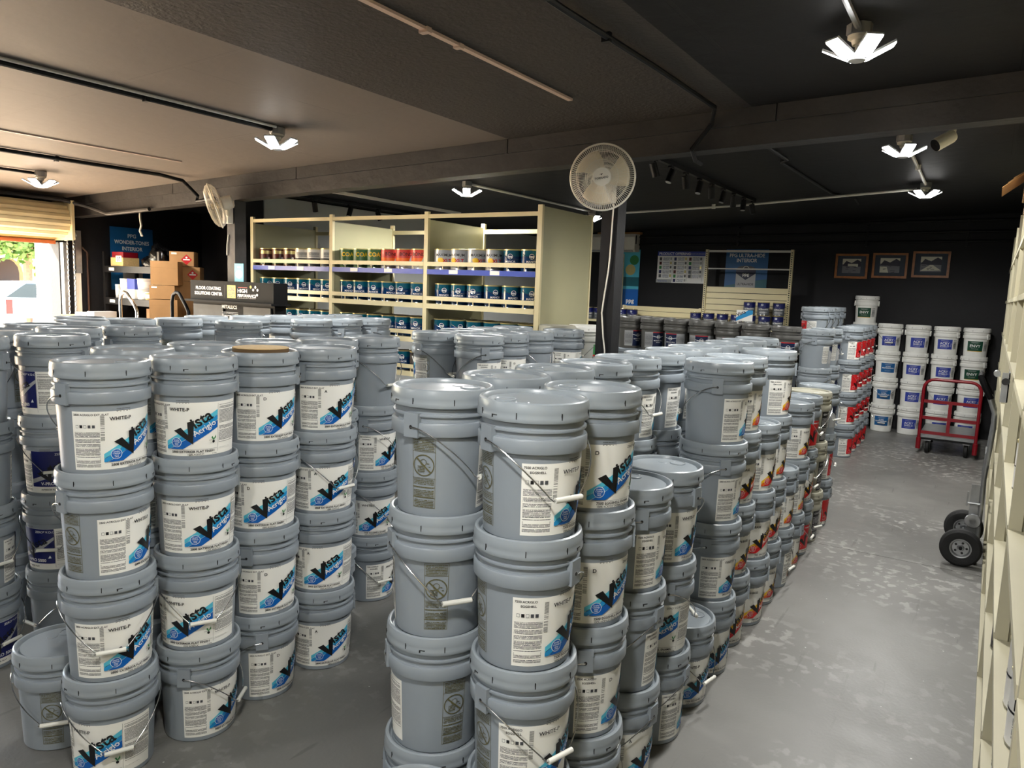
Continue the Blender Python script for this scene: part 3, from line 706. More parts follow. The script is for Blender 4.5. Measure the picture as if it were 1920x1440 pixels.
# ------------------------------------------------------------------ gallon cans
RC = .083
def can_map(u, v, h): a = u / RC; r = RC + .0002 + h; return Vector((r * math.cos(a), r * math.sin(a), v))
mat('can_navy', (12, 52, 96), .16, coat=.5); mat('can_teal', (14, 84, 104), .18); mat('tin', (196, 196, 190), .22, 1); mat('tin_gold', (205, 190, 130), .3, .7)
mat('can_green', (66, 104, 62), .3); mat('can_red', (196, 62, 56), .3); mat('can_silver', (176, 178, 180), .3, .3); mat('can_brown', (76, 22, 22), .3); mat('can_white', (216, 214, 208), .3); mat('can_grey', (92, 96, 100), .3); mat('can_dark', (34, 30, 30), .3)
def can_body(mats, n=28):
    z = [0, .004, .06, .13, .182, .188]
    return MB().lathe([(.001, .001), (.081, 0), (.0845, .003), (.083, .007), (RC, .062), (RC, .130), (RC, .180), (.0845, .184), (.0845, .190), (.079, .191), (.078, .186)],
                      ['tin', 'tin', 'tin', mats[0], mats[1], mats[2], 'tin_gold', 'tin_gold', 'tin_gold', 'tin'], n).mesh('body')
def can_lid(): return MB().lathe([(.078, .186), (.074, .189), (.070, .189), (.068, .185), (.001, .185)], 'tin', 24).mesh('lid')
CAN, CANP = {}, {}
def cans_setup():
    for k, ms in dict(blue=('can_navy', 'can_navy', 'can_teal'), green=('can_green', 'can_green', 'can_green'), red=('can_silver', 'can_red', 'can_red'), silver=('can_silver',) * 3, brown=('can_brown',) * 3, white=('can_grey', 'can_white', 'can_white'), half=('can_grey', 'can_grey', 'navy'), plain=('can_white',) * 3, dark=('can_dark',) * 3).items(): CAN[k] = can_body(ms)
    S = .006
    p = Print(); p.disc(0, .128, .024, 'can_navy'); p.ring(0, .128, .023, .0035, 'white_print'); p.text('ppg', .026, 0, .121, 'white_print', bold=.03, align='CENTER'); p.text('MANOR', .026, 0, .076, 'white_print', align='CENTER', bold=.005); p.text('HALL', .026, 0, .048, 'white_print', align='CENTER', bold=.005); p.rect(-.02, .03, .02, .035, 'micro_white')
    CANP['blue'] = p.mesh('print', can_map, S)
    p = Print(); p.rect(-.12, .055, .12, .072, 'red_ink'); p.text('COAT', .056, 0, .115, 'yellow', bold=.03, align='CENTER'); p.disc(-.04, .035, .014, 'white_print', k=1.6); p.rect(.01, .02, .07, .045, 'micro_white'); CANP['green'] = p.mesh('print', can_map, S)
    p = Print(); p.rect(-.12, .075, .12, .105, 'orange'); p.poly([(.02, .06), (.09, .06), (.09, .17), (.075, .17)], 'can_silver'); p.text('BOND', .045, 0, .125, 'ink', bold=.01, align='CENTER'); p.disc(-.03, .035, .016, 'white_print', k=1.6); p.rect(-.12, .06, .12, .066, 'ink'); CANP['red'] = p.mesh('print', can_map, S)
    p = Print(); p.text('MAXIMUM', .034, 0, .125, 'ink', bold=.01, align='CENTER'); p.disc(-.03, .09, .022, 'yellow', k=1.4); p.text('XLT', .045, .03, .07, 'red_ink', bold=.03, align='CENTER'); p.rect(-.05, .03, .05, .045, 'micro_grey'); CANP['silver'] = p.mesh('print', can_map, S)
    p = Print(); p.poly([(-.1, .02), (.1, .02), (.1, .05), (0, .09), (-.1, .06)], 'can_green'); p.rect(-.06, .13, .06, .165, 'tin_gold'); p.disc(.03, .085, .012, 'white_print'); CANP['brown'] = p.mesh('print', can_map, S)
    p = Print(); p.rect(-.06, .10, .06, .15, 'micro_grey'); p.rect(-.12, .066, .12, .09, 'ink'); CANP['white'] = p.mesh('print', can_map, S)
    p = Print(); p.poly([(-.12, .13), (.12, .13), (.12, .115), (0, .095), (-.12, .125)], 'navy'); p.ring(-.02, .152, .016, .002, 'white_print'); p.text('ppg', .018, -.02, .148, 'white_print', bold=.03, align='CENTER'); p.text('ULTRA-HIDE', .026, 0, .078, 'white_print', align='CENTER'); p.rect(-.06, .035, .06, .055, 'micro_white'); CANP['half'] = p.mesh('print', can_map, S)
    p = Print(); p.text('MINI', .052, 0, .10, 'ink', bold=.03, align='CENTER'); p.rect(-.12, .088, .12, .094, 'ink'); p.rect(-.05, .03, .06, .08, 'micro_grey'); CANP['plain'] = p.mesh('print', can_map, S)
    p = Print(); p.text('WP', .07, 0, .10, 'white_print', bold=.03, align='CENTER'); p.rect(-.06, .02, .06, .06, 'paper'); p.rect(-.05, .024, .05, .056, 'micro'); CANP['dark'] = p.mesh('print', can_map, S)
cans_setup()
CLID = can_lid()
pts = [(RC * 1.03 * math.cos(PI * i / 14 - PI / 2) , RC * 1.03 * math.sin(PI * i / 14 - PI / 2), .150 - .045 * math.sin(PI * i / 14)) for i in range(15)]
CBAIL = MB().tube(pts, .0016, 'wire', 5).mesh('bail')
def can(x, y, z, kind, label, group, full=True, turn=0):
    az = math.atan2(-y, -x) + R(turn)
    if not full:
        o = obj('paint_can', CAN[kind], None, (x, y, z)); return tag(o, label, 'paint can', group)
    t = thing('paint_can', label, 'paint can', (x, y, z), 0, group)
    obj('body', CAN[kind], t, rz=az); obj('lid', CLID, t); obj('print', CANP[kind], t, rz=az)
    if kind in ('blue', 'half'): obj('bail', CBAIL, t, rz=az + .5)
    return t

# ------------------------------------------------------------------ cream shelving with cans
SX = (-6.92, -5.70, -4.47, -3.26); SY0, SY1 = 5.40, 6.30
SZ = (1.905, 1.592, 1.268, .94, .61, .28)
def cream_shelves():
    for k in range(3):
        x0, x1 = SX[k], SX[k + 1]
        t = thing('shelving_bay', ('cream shelving bay nearest the brown post', 'middle bay of the cream shelving', 'cream shelving bay with the closed end panel')[k], 'shelf', (0, 0, 0), 0, 'cream shelving bays')
        for y in (SY0, SY1):
            MB().box((x0, y, 0), (x0 + .045, y + .03, 2.43 if y == SY0 else 2.40), 'cream_metal').build('upright', t)
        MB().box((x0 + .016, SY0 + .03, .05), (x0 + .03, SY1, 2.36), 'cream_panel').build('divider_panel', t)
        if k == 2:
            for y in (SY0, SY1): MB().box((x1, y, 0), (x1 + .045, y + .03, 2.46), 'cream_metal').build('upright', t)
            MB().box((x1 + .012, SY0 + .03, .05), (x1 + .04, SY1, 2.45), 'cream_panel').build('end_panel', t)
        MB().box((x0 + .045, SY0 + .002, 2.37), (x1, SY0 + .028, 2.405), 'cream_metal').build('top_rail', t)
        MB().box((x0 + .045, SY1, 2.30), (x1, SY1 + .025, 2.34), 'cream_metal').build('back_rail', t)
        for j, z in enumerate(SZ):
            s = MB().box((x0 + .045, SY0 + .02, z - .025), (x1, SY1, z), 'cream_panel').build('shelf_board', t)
            MB().box((x0 + .045, SY0 - .004, z - .042), (x1, SY0 + .02, z + .004), 'blue_strip' if j == 0 else 'cream_metal').build('price_strip', s)
            g = MB().box((x0 + .045, SY0 - .004, z + .034), (x1, SY0 + .006, z + .072), 'cream_metal')
            for i in range(1, 7): xx = x0 + .045 + i * .175; g.box((xx, SY0, z + .004), (xx + .008, SY0 + .004, z + .036), 'cream_metal')
            g.build('guard_rail', s)
            if j == 0:
                for xx in (x0 + .3, x0 + .75): MB().box((xx, SY0 - .006, z - .035), (xx + .1, SY0 - .0035, z + .001), 'paper').build('price_tag', s)
    bay = ('bay by brown post', 'middle bay', 'bay with end panel'); shn = ('top shelf', 'second shelf', 'third shelf', 'fourth shelf')
    cl = dict(blue='navy paint can', green='green and yellow paint can', red='red and silver paint can', silver='silver paint can', brown='dark red paint can', white='white paint can', dark='dark paint can')
    row1 = (['brown'] * 3 + ['white'] * 3, ['green'] * 3 + ['red'] * 3, ['silver'] * 4 + ['blue'] * 2)
    for j in range(4):
        for k in range(3):
            for i in range(6):
                kind = row1[k][i] if j == 0 else ('blue' if j < 3 or (i + k) % 2 else 'dark')
                if j == 3 and (k == 0 or (k == 1 and i < 4) or (k == 2 and i > 1)): continue
                x = SX[k] + .15 + .1875 * i + random.uniform(-.008, .008); y = SY0 + .115
                can(x, y, SZ[j] + .001, kind, '%s, %s along the %s, %s' % (cl[kind], ORD[i + 1], shn[j], bay[k]), 'cans on the %s of cream shelving' % shn[j], True, random.uniform(-25, 15))
                if j < 3:
                    for r in range(1, 4):
                        if r > 1 and j == 2: continue
                        can(x + random.uniform(-.003, .003), y + .185 * r, SZ[j] + .001, kind, '%s, %s row behind the %s can, %s, %s' % (cl[kind], ORD[r], ORD[i + 1], shn[j], bay[k]), 'rear cans on the %s of cream shelving' % shn[j], False)
cream_shelves()

# ------------------------------------------------------------------ conduits, tracks, ceiling fittings
mat('pale_strip', (196, 172, 156), .5); mat('white_paint', (210, 208, 200), .45)
def conduit(pts, r, m, label, name='conduit', cat='conduit', clips=()):
    b = MB().tube(pts, r, m, 8)
    for x, y, z in clips: b.box((x - .02, y - .012, z - r - .006), (x + .02, y + .012, z + r + .02), m)
    return tag(b.build(name), label, cat)
cz = lambda x, d=.02: zc(x) - d
tag(MB().box((-2.215, YF, cz(-2.2, .012)), (-2.185, 3.96, cz(-2.2, -.02)), 'pale_strip').box((-2.225, 2.62, cz(-2.2, .022)), (-2.175, 2.65, cz(-2.2, -.02)), 'pale_strip').box((-2.22, 2.86, cz(-2.2, .02)), (-2.18, 2.89, cz(-2.2, -.02)), 'pale_strip').build('ceiling_batten'), 'pale pinkish batten on the dark textured ceiling', 'batten')
conduit([(-4.25, YF, cz(-4.25)), (-4.26, 3.50, cz(-4.25))], .017, 'black_metal', 'long dark conduit running to a petal lamp', clips=[(-4.25, 2.6, cz(-4.25))])
conduit([(-4.205, YF, cz(-4.25, .012)), (-4.21, 3.5, cz(-4.25, .012))], .009, 'white_paint', 'thin pale pipe beside the long dark conduit')
conduit([(-6.75, YF, cz(-6.75)), (-6.68, 4.2, cz(-6.7)), (-6.70, 4.45, cz(-6.7, .04)), (-6.74, 4.64, cz(-6.7, .16)), (-6.78, 4.655, cz(-6.7, .21)), (-6.5, 4.655, cz(-6.5, .20))], .017, 'black_metal', 'black conduit bending down onto the beam', clips=[(-6.71, 3.3, cz(-6.7))])
tag(MB().box((-6.0, .5, cz(-6, .01)), (-5.98, 3.97, cz(-6, -.02)), 'pale_strip').build('ceiling_batten'), 'short pale batten on the ceiling near the door', 'batten')
conduit([(-7.72, YF, cz(-7.7)), (-7.64, 3.55, cz(-7.65))], .014, 'black_metal', 'conduit running to the lamp beside the roller door')
conduit([(XL + .08, .5, 2.61), (XL + .1, 3.4, 2.60), (-8.95, 4.45, 2.56), (-8.75, 4.64, 2.50), (-8.4, 4.65, 2.42), (-7.6, 4.655, 2.45)], .02, 'beam_paint', 'brown pipe bending from the roller door onto the beam')
conduit([(-1.62, YF, cz(-1.6)), (-1.56, 2.7, cz(-1.6)), (-1.53, 3.6, cz(-1.55)), (-1.52, 4.5, cz(-1.5)), (-1.58, 4.65, cz(-1.5, .08)), (-1.70, 4.655, cz(-1.7, .22)), (-1.76, 4.9, cz(-1.7, .245)), (-1.79, 5.1, cz(-1.8, .23))], .014, 'black_metal', 'black conduit dropping over the beam', clips=[(-1.555, 3.1, cz(-1.55))])
conduit([(-.55, YF, cz(-.55)), (-.60, 3.52, cz(-.6))], .014, 'galv', 'steel conduit to the lamp before the beam')
conduit([(-.65, 6.06, cz(-.65)), (-.68, 8.32, cz(-.68))], .014, 'white_paint', 'white conduit joining two aisle lamps', clips=[(-.665, 7.3, cz(-.66))])
conduit([(-4.38, 8.80, cz(-4.4, .05)), (-2.6, 8.80, cz(-2.6, .05)), (-.76, 8.42, cz(-.74, .05))], .013, 'white_paint', 'white conduit crossing to the lamp before the far wall', clips=[(-2.9, 8.80, cz(-2.9, .05))])
conduit([(-4.50, 6.15, cz(-4.5)), (-4.46, 8.66, cz(-4.46))], .013, 'white_paint', 'white conduit joining the lamps above the cream shelves')
conduit([(-1.54, 5.6, cz(-1.54)), (-1.53, 6.4, cz(-1.54)), (-1.60, 6.5, cz(-1.54)), (-1.56, 8.5, cz(-1.56)), (-1.4, 9.0, cz(-1.5)), (-1.4, 9.3, cz(-1.5, .05))], .013, 'black_metal', 'black kinked conduit above the far aisle stacks')
tag(MB().box((-1.52, 2.2, cz(-1.6, .07)), (-1.30, 2.5, cz(-1.4, -.02)), 'black_metal').build('junction_box'), 'black junction box on the ceiling near the top edge', 'junction box')
def track(x, y0, y1, heads, label, m='black_metal'):
    t = thing('track_light', label, 'track light', (0, 0, 0), 0, 'ceiling spot tracks'); z = zc(x)
    MB().box((x - .018, y0, z - .035), (x + .018, y1, z + .01), m).build('track', t)
    for i, y in enumerate(heads):
        s = MB().cyl((x, y, z - .035), (x, y, z - .09), .008, 'black_metal', 8).box((x - .015, y - .03, z - .05), (x + .015, y + .03, z - .034), 'black_metal').build('stem', t)
        a = random.uniform(-.5, .5); d = Vector((math.sin(a) * .5, .35 * math.cos(3 * i), -1)).normalized(); c = Vector((x, y, z - .115))
        MB().cyl(c - d * .05, c + d * .06, .030, 'black_metal', 16).cyl(c + d * .0595, c + d * .061, .024, 'silver', 16).build('spot_head', s)
track(-2.40, 5.6, 8.7, [5.75 + .36 * i for i in range(9)], 'black track with spot heads behind the round fan')
track(-6.62, 5.7, 7.9, [6.05, 6.6, 7.1], 'black track with spot heads over the cream shelves')
tag(MB().box((-6.12, 5.75, cz(-6.1, .03)), (-6.08, 8.1, cz(-6.1, -.02)), 'white_paint').build('ceiling_batten'), 'white strip on the ceiling above the cream shelves', 'batten')
def cctv():
    x, y, z = -.34, 5.66, zc(-.34); t = thing('security_camera', 'white bullet security camera under the ceiling above the aisle', 'camera', (0, 0, 0))
    MB().lathe([(.001, 0), (.052, 0), (.050, -.012), (.03, -.02), (.022, -.03), (.020, -.085), (.001, -.085)], 'white_plastic', 24, M=Matrix.Translation((x, y, z))).build('mount', t)
    d = Vector((-.55, -.45, -.42)).normalized(); c = Vector((x, y, z - .10))
    q = d.to_track_quat('Z', 'Y').to_matrix().to_4x4(); q.translation = c
    MB().lathe([(.001, -.01), (.035, -.008), (.042, .01), (.042, .12), (.040, .128), (.001, .122)], ['white_plastic', 'white_plastic', 'white_plastic', 'white_plastic', 'black_plastic'], 24, M=q).build('housing', t)
    MB().tube([(x + .05, y, z - .01), (x + .12, y + .01, z - .022), (x + .22, y, z - .014), (x + .35, y + .02, z - .02), (x + .5, y, z - .03)], .006, 'white_plastic', 6).build('cable', t)
cctv()

# ------------------------------------------------------------------ wall fans
def fan(label, c, n, up_hint, post, grp='wall fans', logo=True):
    c = Vector(c); n = Vector(n).normalized(); x = Vector((0, 0, 1)).cross(n).normalized(); y = n.cross(x)
    M = Matrix((x, y, n)).transposed().to_4x4(); M.translation = c
    t = thing('wall_fan', label, 'fan', (0, 0, 0), 0, grp)
    def cage(sign, name):
        b = MB(); Rr = .205
        prof = [(.055, .068), (.10, .066), (.15, .055), (.19, .030), (Rr, .0)]
        for k in range(96):
            a = 2 * PI * k / 96; b.tube([M @ Vector((r * math.cos(a), r * math.sin(a), sign * z)) for r, z in prof], .0014, 'white_plastic', 3)
        for r, z, w_ in ((.105, .066, .0016), (.165, .049, .0018)):
            b.tube([M @ Vector((r * math.cos(2 * PI * k / 40), r * math.sin(2 * PI * k / 40), sign * z)) for k in range(40)], w_, 'white_plastic', 4, closed=True)
        o = b.build(name, t); o['kind'] = 'stuff'
        return o
    cage(1, 'front_grille'); cage(-1, 'rear_grille')
    MB().tube([M @ Vector((.207 * math.cos(2 * PI * k / 56), .207 * math.sin(2 * PI * k / 56), 0)) for k in range(56)], .0065, 'white_plastic', 8, closed=True).build('rim', t)
    MB().lathe([(.001, .072), (.055, .071), (.060, .066), (.058, .060)], 'white_plastic', 32, M=M).build('badge', t)
    for k in range(3):
        b = MB(); vs = []; nn = 9
        for i in range(nn):
            for j in range(5):
                r = .03 + .145 * i / (nn - 1); a = 2 * PI * k / 3 + (j / 4 - .5) * (1.45 - .3 * i / nn) + .35 * i / nn
                vs.append(M @ Vector((r * math.cos(a), r * math.sin(a), .018 * (j / 4 - .5) * 2)))
        b.add(vs, [(i * 5 + j, i * 5 + j + 1, i * 5 + j + 6, i * 5 + j + 5) for i in range(nn - 1) for j in range(4)], 'cream_plastic', True)
        o = b.build('blade', t); s = o.modifiers.new('t', 'SOLIDIFY'); s.thickness = .003
    MB().lathe([(.001, .035), (.026, .032), (.03, -.03)], 'cream_plastic', 20, M=M).build('hub', t)
    MB().lathe([(.03, -.05), (.062, -.07), (.066, -.10), (.060, -.155), (.04, -.17), (.001, -.172)], 'white_plastic', 24, M=M).build('motor_housing', t)
    pb = Vector(post); e = M @ Vector((0, -.03, -.12))
    MB().tube([e, (e + pb) / 2 + Vector((0, 0, -.03)), pb], .02, 'white_plastic', 10).build('arm', t)
    MB().box((pb.x - .04, pb.y - .03, pb.z - .08), (pb.x + .04, pb.y + .03, pb.z + .09), 'white_plastic').build('wall_bracket', t)
    if logo:
        p = Print(); p.text('TORNADO', .017, 0, -.014, 'ink', bold=.03, align='CENTER', rot=R(10)); p.poly([(-.018, .012), (.006, .02), (-.002, .006), (-.004, .012)], 'ink')
        me = p.mesh('badge_print', lambda u, v, h: M @ Vector((u, v, .0722 + h))); obj('badge_print', me, t)
    return t
fan('round white wall fan facing out from the black post', (-2.205, 4.44, 2.495), (1.75, -4.3, -.35), None, (-2.262, 4.665, 2.44))
fan('white wall fan seen edge-on on the brown-lit post', (-6.22, 4.46, 2.425), (-.57, -.76, -.32), None, (-6.31, 4.665, 2.36), logo=False)
conduit([(-2.235, 4.69, 2.36), (-2.24, 4.692, 2.18), (-2.243, 4.69, 2.0), (-2.25, 4.69, 1.9), (-2.272, 4.69, 1.72), (-2.282, 4.69, 1.62), (-2.262, 4.69, 1.45), (-2.245, 4.69, 1.36), (-2.24, 4.69, 1.0)], .0055, 'white_plastic', 'white fan cable hanging down the black post', 'fan_cable', 'cable')
conduit([(-6.34, 4.692, 2.18), (-6.36, 4.69, 2.08), (-6.365, 4.69, 1.98)], .006, 'white_plastic', 'white fan cable on the brown-lit post', 'fan_cable', 'cable')

# ------------------------------------------------------------------ far wall: air conditioner, posters, pictures
def aircon():
    t = thing('air_conditioner', 'white wall-mounted air conditioner behind the black post', 'air conditioner', (0, 0, 0)); x0, x1 = -5.95, -5.02
    MB().prism([(11.6, 2.43), (11.45, 2.42), (11.40, 2.47), (11.39, 2.66), (11.43, 2.715), (11.6, 2.715)], 0, x0, x1, 'white_plastic').build('housing', t)
    MB().box((x0 + .04, 11.398, 2.425), (x1 - .04, 11.44, 2.45), 'silver').build('louvre', t)
    MB().box((x1, 11.43, 2.55), (x1 + .004, 11.46, 2.69), 'black_plastic').build('side_vent', t)
    MB().box((-5.75, 11.5, 2.715), (-4.98, 11.6, 2.75), 'cardboard').build('mounting_board', t)
aircon()
def sheet(name, label, cat, M, w_, h_, pr, back='paper', th=.004):
    t = thing(name, label, cat, (0, 0, 0))
    b = MB(); b.box((0, 0, -.001), (w_, h_, th - .001), back, M); b.build('sheet', t)
    obj('print', pr.mesh('print', lambda u, v, h: M @ Vector((u, v, th - .001 + h)), None, .0004), t)
    return t
p = Print(); p.rect(0, 0, .84, .50, 'white_print'); p.rect(0, .43, .84, .5, 'royal'); p.text('PRODUCT OFFERING', .055, .02, .445, 'white_print', bold=.02); p.rect(.50, .45, .82, .475, 'micro_white')
for k in range(3):
    for j in range(5 + (k == 1)):
        u = .035 + .25 * k; v = .365 - .068 * j; p.rect(u, v - .01, u + .04, v + .04, ('grey_print', 'navy', 'can_brown', 'can_grey', 'leaf_green')[(j * 2 + k) % 5]); p.rect(u + .06, v - .012, u + .17, v + .042, 'micro_big'); p.rect(u + .18, v, u + .21, v + .04, ('silver', 'tin_gold', 'can_grey')[(j + k) % 3])
    p.rect(.26 + .25 * k, .03, .264 + .25 * k, .42, 'silver')
p.rect(0, 0, .26, .055, 'silver'); p.text('Great Service', .028, .03, .018, 'royal')
sheet('product_poster', 'white and blue product offering chart on the black wall', 'poster', wall_M((-4.69, YB - .012, 1.945), '-Y'), .84, .50, p)
p = Print(); p.rect(0, 0, .64, .66, 'sign_blue'); p.poly([(0, 0), (.64, 0), (.64, .22), (.3, .17), (0, .10)], 'teal'); p.text('PPG ULTRA-HIDE', .076, .32, .545, 'white_print', bold=.022, align='CENTER', sx=.92); p.text('INTERIOR', .076, .32, .47, 'white_print', bold=.022, align='CENTER', sx=.92)
p.rect(.17, 0, .47, .36, 'silver'); p.disc(.32, .36, .055, 'can_dark', k=2.7); p.ring(.32, .36, .05, .006, 'white_print'); p.poly([(.17, .30), (.32, .20), (.47, .30), (.47, .36), (.17, .36)], 'navy_dark'); p.text('ppg', .07, .32, .265, 'white_print', bold=.03, align='CENTER'); p.text('ULTRA-HIDE', .05, .32, .12, 'ink', align='CENTER', sx=.9)
sheet('wall_banner', 'blue interior paint banner with a can picture behind wall shelving', 'banner', wall_M((-3.57, YB - .012, 1.82), '-Y'), .64, .66, p, 'sign_blue')
p = Print(); p.rect(0, 0, .66, .95, 'sky_blue'); p.rect(0, 0, .66, .30, 'deep_blue'); p.disc(.5, .62, .09, 'tin_gold'); p.disc(.56, .78, .08, 'leaf_green'); p.disc(.1, .8, .1, 'white_print'); p.rect(0, .35, .66, .5, 'teal'); p.text('ppg', .10, .52, .08, 'white_print', bold=.03, align='CENTER')
sheet('wall_banner', 'tall sky-blue banner half hidden by the black post', 'banner', wall_M((-5.66, YB - .012, 1.52), '-Y'), .66, .95, p, 'sign_blue')
mat('mat_board', (52, 60, 72), .7); mat('photo_light', (206, 204, 186), .5); mat('photo_mid', (112, 112, 118), .5); mat('photo_dark', (44, 42, 58), .5)
def picture(i, x0, x1, z0, z1, desc):
    t = thing('framed_picture', desc, 'picture', (0, 0, 0), 0, 'three framed pictures on the black wall'); y = YB; w_ = .03
    for a, b in (((x0, z0), (x1, z0 + w_)), ((x0, z1 - w_), (x1, z1)), ((x0, z0 + w_), (x0 + w_, z1 - w_)), ((x1 - w_, z0 + w_), (x1, z1 - w_))):
        MB().box((a[0], y - .03, a[1]), (b[0], y - .004, b[1]), 'wood_frame').build('frame', t)
    MB().box((x0 + .02, y - .012, z0 + .02), (x1 - .02, y - .002, z1 - .02), 'mat_board').build('mat_board', t)
    W, Hh = x1 - x0, z1 - z0; M = wall_M((x0 + W * .22, y - .0125, z0 + Hh * .22), '-Y'); w2, h2 = W * .56, Hh * .58; rnd = random.Random(i)
    p = Print(); p.rect(0, 0, w2, h2, 'photo_mid'); p.rect(0, h2 * .62, w2, h2, 'photo_light')
    p.poly([(0, h2 * .5), (w2 * .2, h2 * .85), (w2 * .5, h2 * .7), (w2 * .8, h2 * .95), (w2, h2 * .8), (w2, h2 * .45)], 'photo_dark')
    if i == 0: p.rect(w2 * .3, h2 * .45, w2 * .85, h2 * .65, 'photo_light'); p.rect(w2 * .4, h2 * .3, w2 * .7, h2 * .45, 'photo_mid')
    elif i == 1: p.poly([(0, 0), (w2 * .45, 0), (w2 * .35, h2 * .4), (0, h2 * .45)], 'photo_light')
    else: p.poly([(0, h2 * .05), (w2, h2 * .1), (w2 * .6, h2 * .45), (w2 * .45, h2 * .45)], 'photo_light')
    for k in range(9): p.rect(*(lambda u, v: (u, v, u + rnd.uniform(.02, .06), v + .006))(rnd.uniform(0, w2 * .75), rnd.uniform(0, h2 * .5)), 'photo_dark')
    obj('photo', p.mesh('photo', flat_map(M), None, .0004), t)
picture(0, -1.985, -1.555, 2.08, 2.425, 'first framed landscape picture, beside the wall shelving'); picture(1, -1.50, -1.06, 2.095, 2.44, 'middle framed landscape picture'); picture(2, -1.005, -.56, 2.115, 2.465, 'last framed picture, winding road scene, nearest the cream rack')

def wall_shelving():
    g = 'wall shelving along the black wall'
    t = thing('gondola_shelf', 'cream slatted wall shelving unit with tall open frame', 'shelf', (0, 0, 0), 0, g); x0, x1, y = -3.79, -2.50, 11.30
    for x in (x0, x1 - .04):
        u = MB().box((x, y - .02, 0), (x + .04, y + .04, 2.46), 'cream_metal').build('upright', t); b = MB()
        for k in range(34): b.box((x + .012, y - .0215, 1.35 + .032 * k), (x + .028, y - .0195, 1.366 + .032 * k), 'black')
        o = b.build('slots', u); o['kind'] = 'stuff'
    MB().box((x0 + .04, y, 2.42), (x1 - .04, y + .02, 2.45), 'white_paint').build('top_bar', t); MB().box((x0 + .04, y, 2.165), (x1 - .04, y + .015, 2.185), 'white_paint').build('cross_bar', t)
    for k in range(6): MB().box((x0 + .04, y + .005, 1.37 + .09 * k), (x1 - .04, y + .02, 1.452 + .09 * k), 'cream_metal').build('slat', t)
    MB().box((x0, y - .42, 1.285), (x1, y, 1.315), 'cream_metal').build('shelf_board', t); MB().box((x0, y - .45, 0), (x1, y - .40, .15), 'cream_metal').build('kick_plate', t)
    t = thing('gondola_shelf', 'low cream slatted wall shelving unit beside the black post', 'shelf', (0, 0, 0), 0, g); x0, x1 = -5.12, -3.80
    for x in (x0, x1 - .04): MB().box((x, y - .02, 0), (x + .04, y + .04, 1.56), 'cream_metal').build('upright', t)
    for k in range(3): MB().box((x0 + .04, y + .005, 1.325 + .078 * k), (x1 - .04, y + .02, 1.397 + .078 * k), 'cream_metal').build('slat', t)
    MB().box((x0, y - .42, 1.285), (x1, y, 1.315), 'cream_metal').build('shelf_board', t)
    t = thing('gondola_shelf', 'cream wall shelving unit under the air conditioner', 'shelf', (0, 0, 0), 0, g); x0, x1 = -6.30, -5.16
    for x in (x0, x1 - .04): MB().box((x, y - .02, 0), (x + .04, y + .04, 2.38), 'cream_metal').build('upright', t)
    MB().box((x0, y - .42, 1.285), (x1, y, 1.315), 'cream_metal').build('shelf_board', t)
    for k in range(2): MB().box((x0, y - .42, .95 - .34 * k), (x1, y, .98 - .34 * k), 'cream_metal').build('shelf_board', t)
    gc = 'grey and navy cans on the wall shelving'; y = 11.05
    for i, x in enumerate((-3.80, -3.60, -3.39, -3.18, -2.99, -2.78, -2.62)): can(x, y - (.0 if i < 6 else -.1), 1.3155, 'half', 'grey and navy can, %s along the wall shelf under the banner' % ORD[i + 1], gc)
    for i, x in enumerate((-3.0, -2.80, -2.61)): can(x, y - .02 + .1 * (i == 2), 1.3155 + .193, 'half', 'grey and navy can, %s of the upper tier under the banner' % ORD[i + 1], gc)
    for i, x in enumerate((-6.0, -5.81, -5.62, -5.43)): can(x, y, 1.3155, 'half', 'grey and navy can, %s on the shelf under the air conditioner' % ORD[i + 1], gc)
    for i, x in enumerate((-5.02, -4.84)): can(x, y, 1.3155, 'half', 'grey and navy can, %s beside the black post on the low shelf' % ORD[i + 1], gc)
wall_shelving()
def flag():
    t = thing('shelf_flag', 'small white flag sign with blue stripes standing on dark bucket row', 'sign', (0, 0, 0)); M = Matrix.Translation((-2.37, 8.22, 1.50)) @ Matrix.Rotation(R(12), 4, 'Z') @ Matrix.Rotation(PI / 2, 4, 'X')
    MB().box((0, 0, -.002), (.17, .12, .002), 'paper', M).build('card', t); p = Print(); p.poly([(.0, .0), (.17, .08), (.17, .12), (.12, .12), (0, .04)], 'mid_blue'); p.text('Vista', .05, .01, .05, 'ink', rot=R(25), bold=.02)
    obj('print', p.mesh('print', lambda u, v, h: M @ Vector((u, v, .002 + h))), t); MB().box((-2.36, 8.225, 1.47), (-2.345, 8.235, 1.52), 'paper').build('stem', t)
flag()

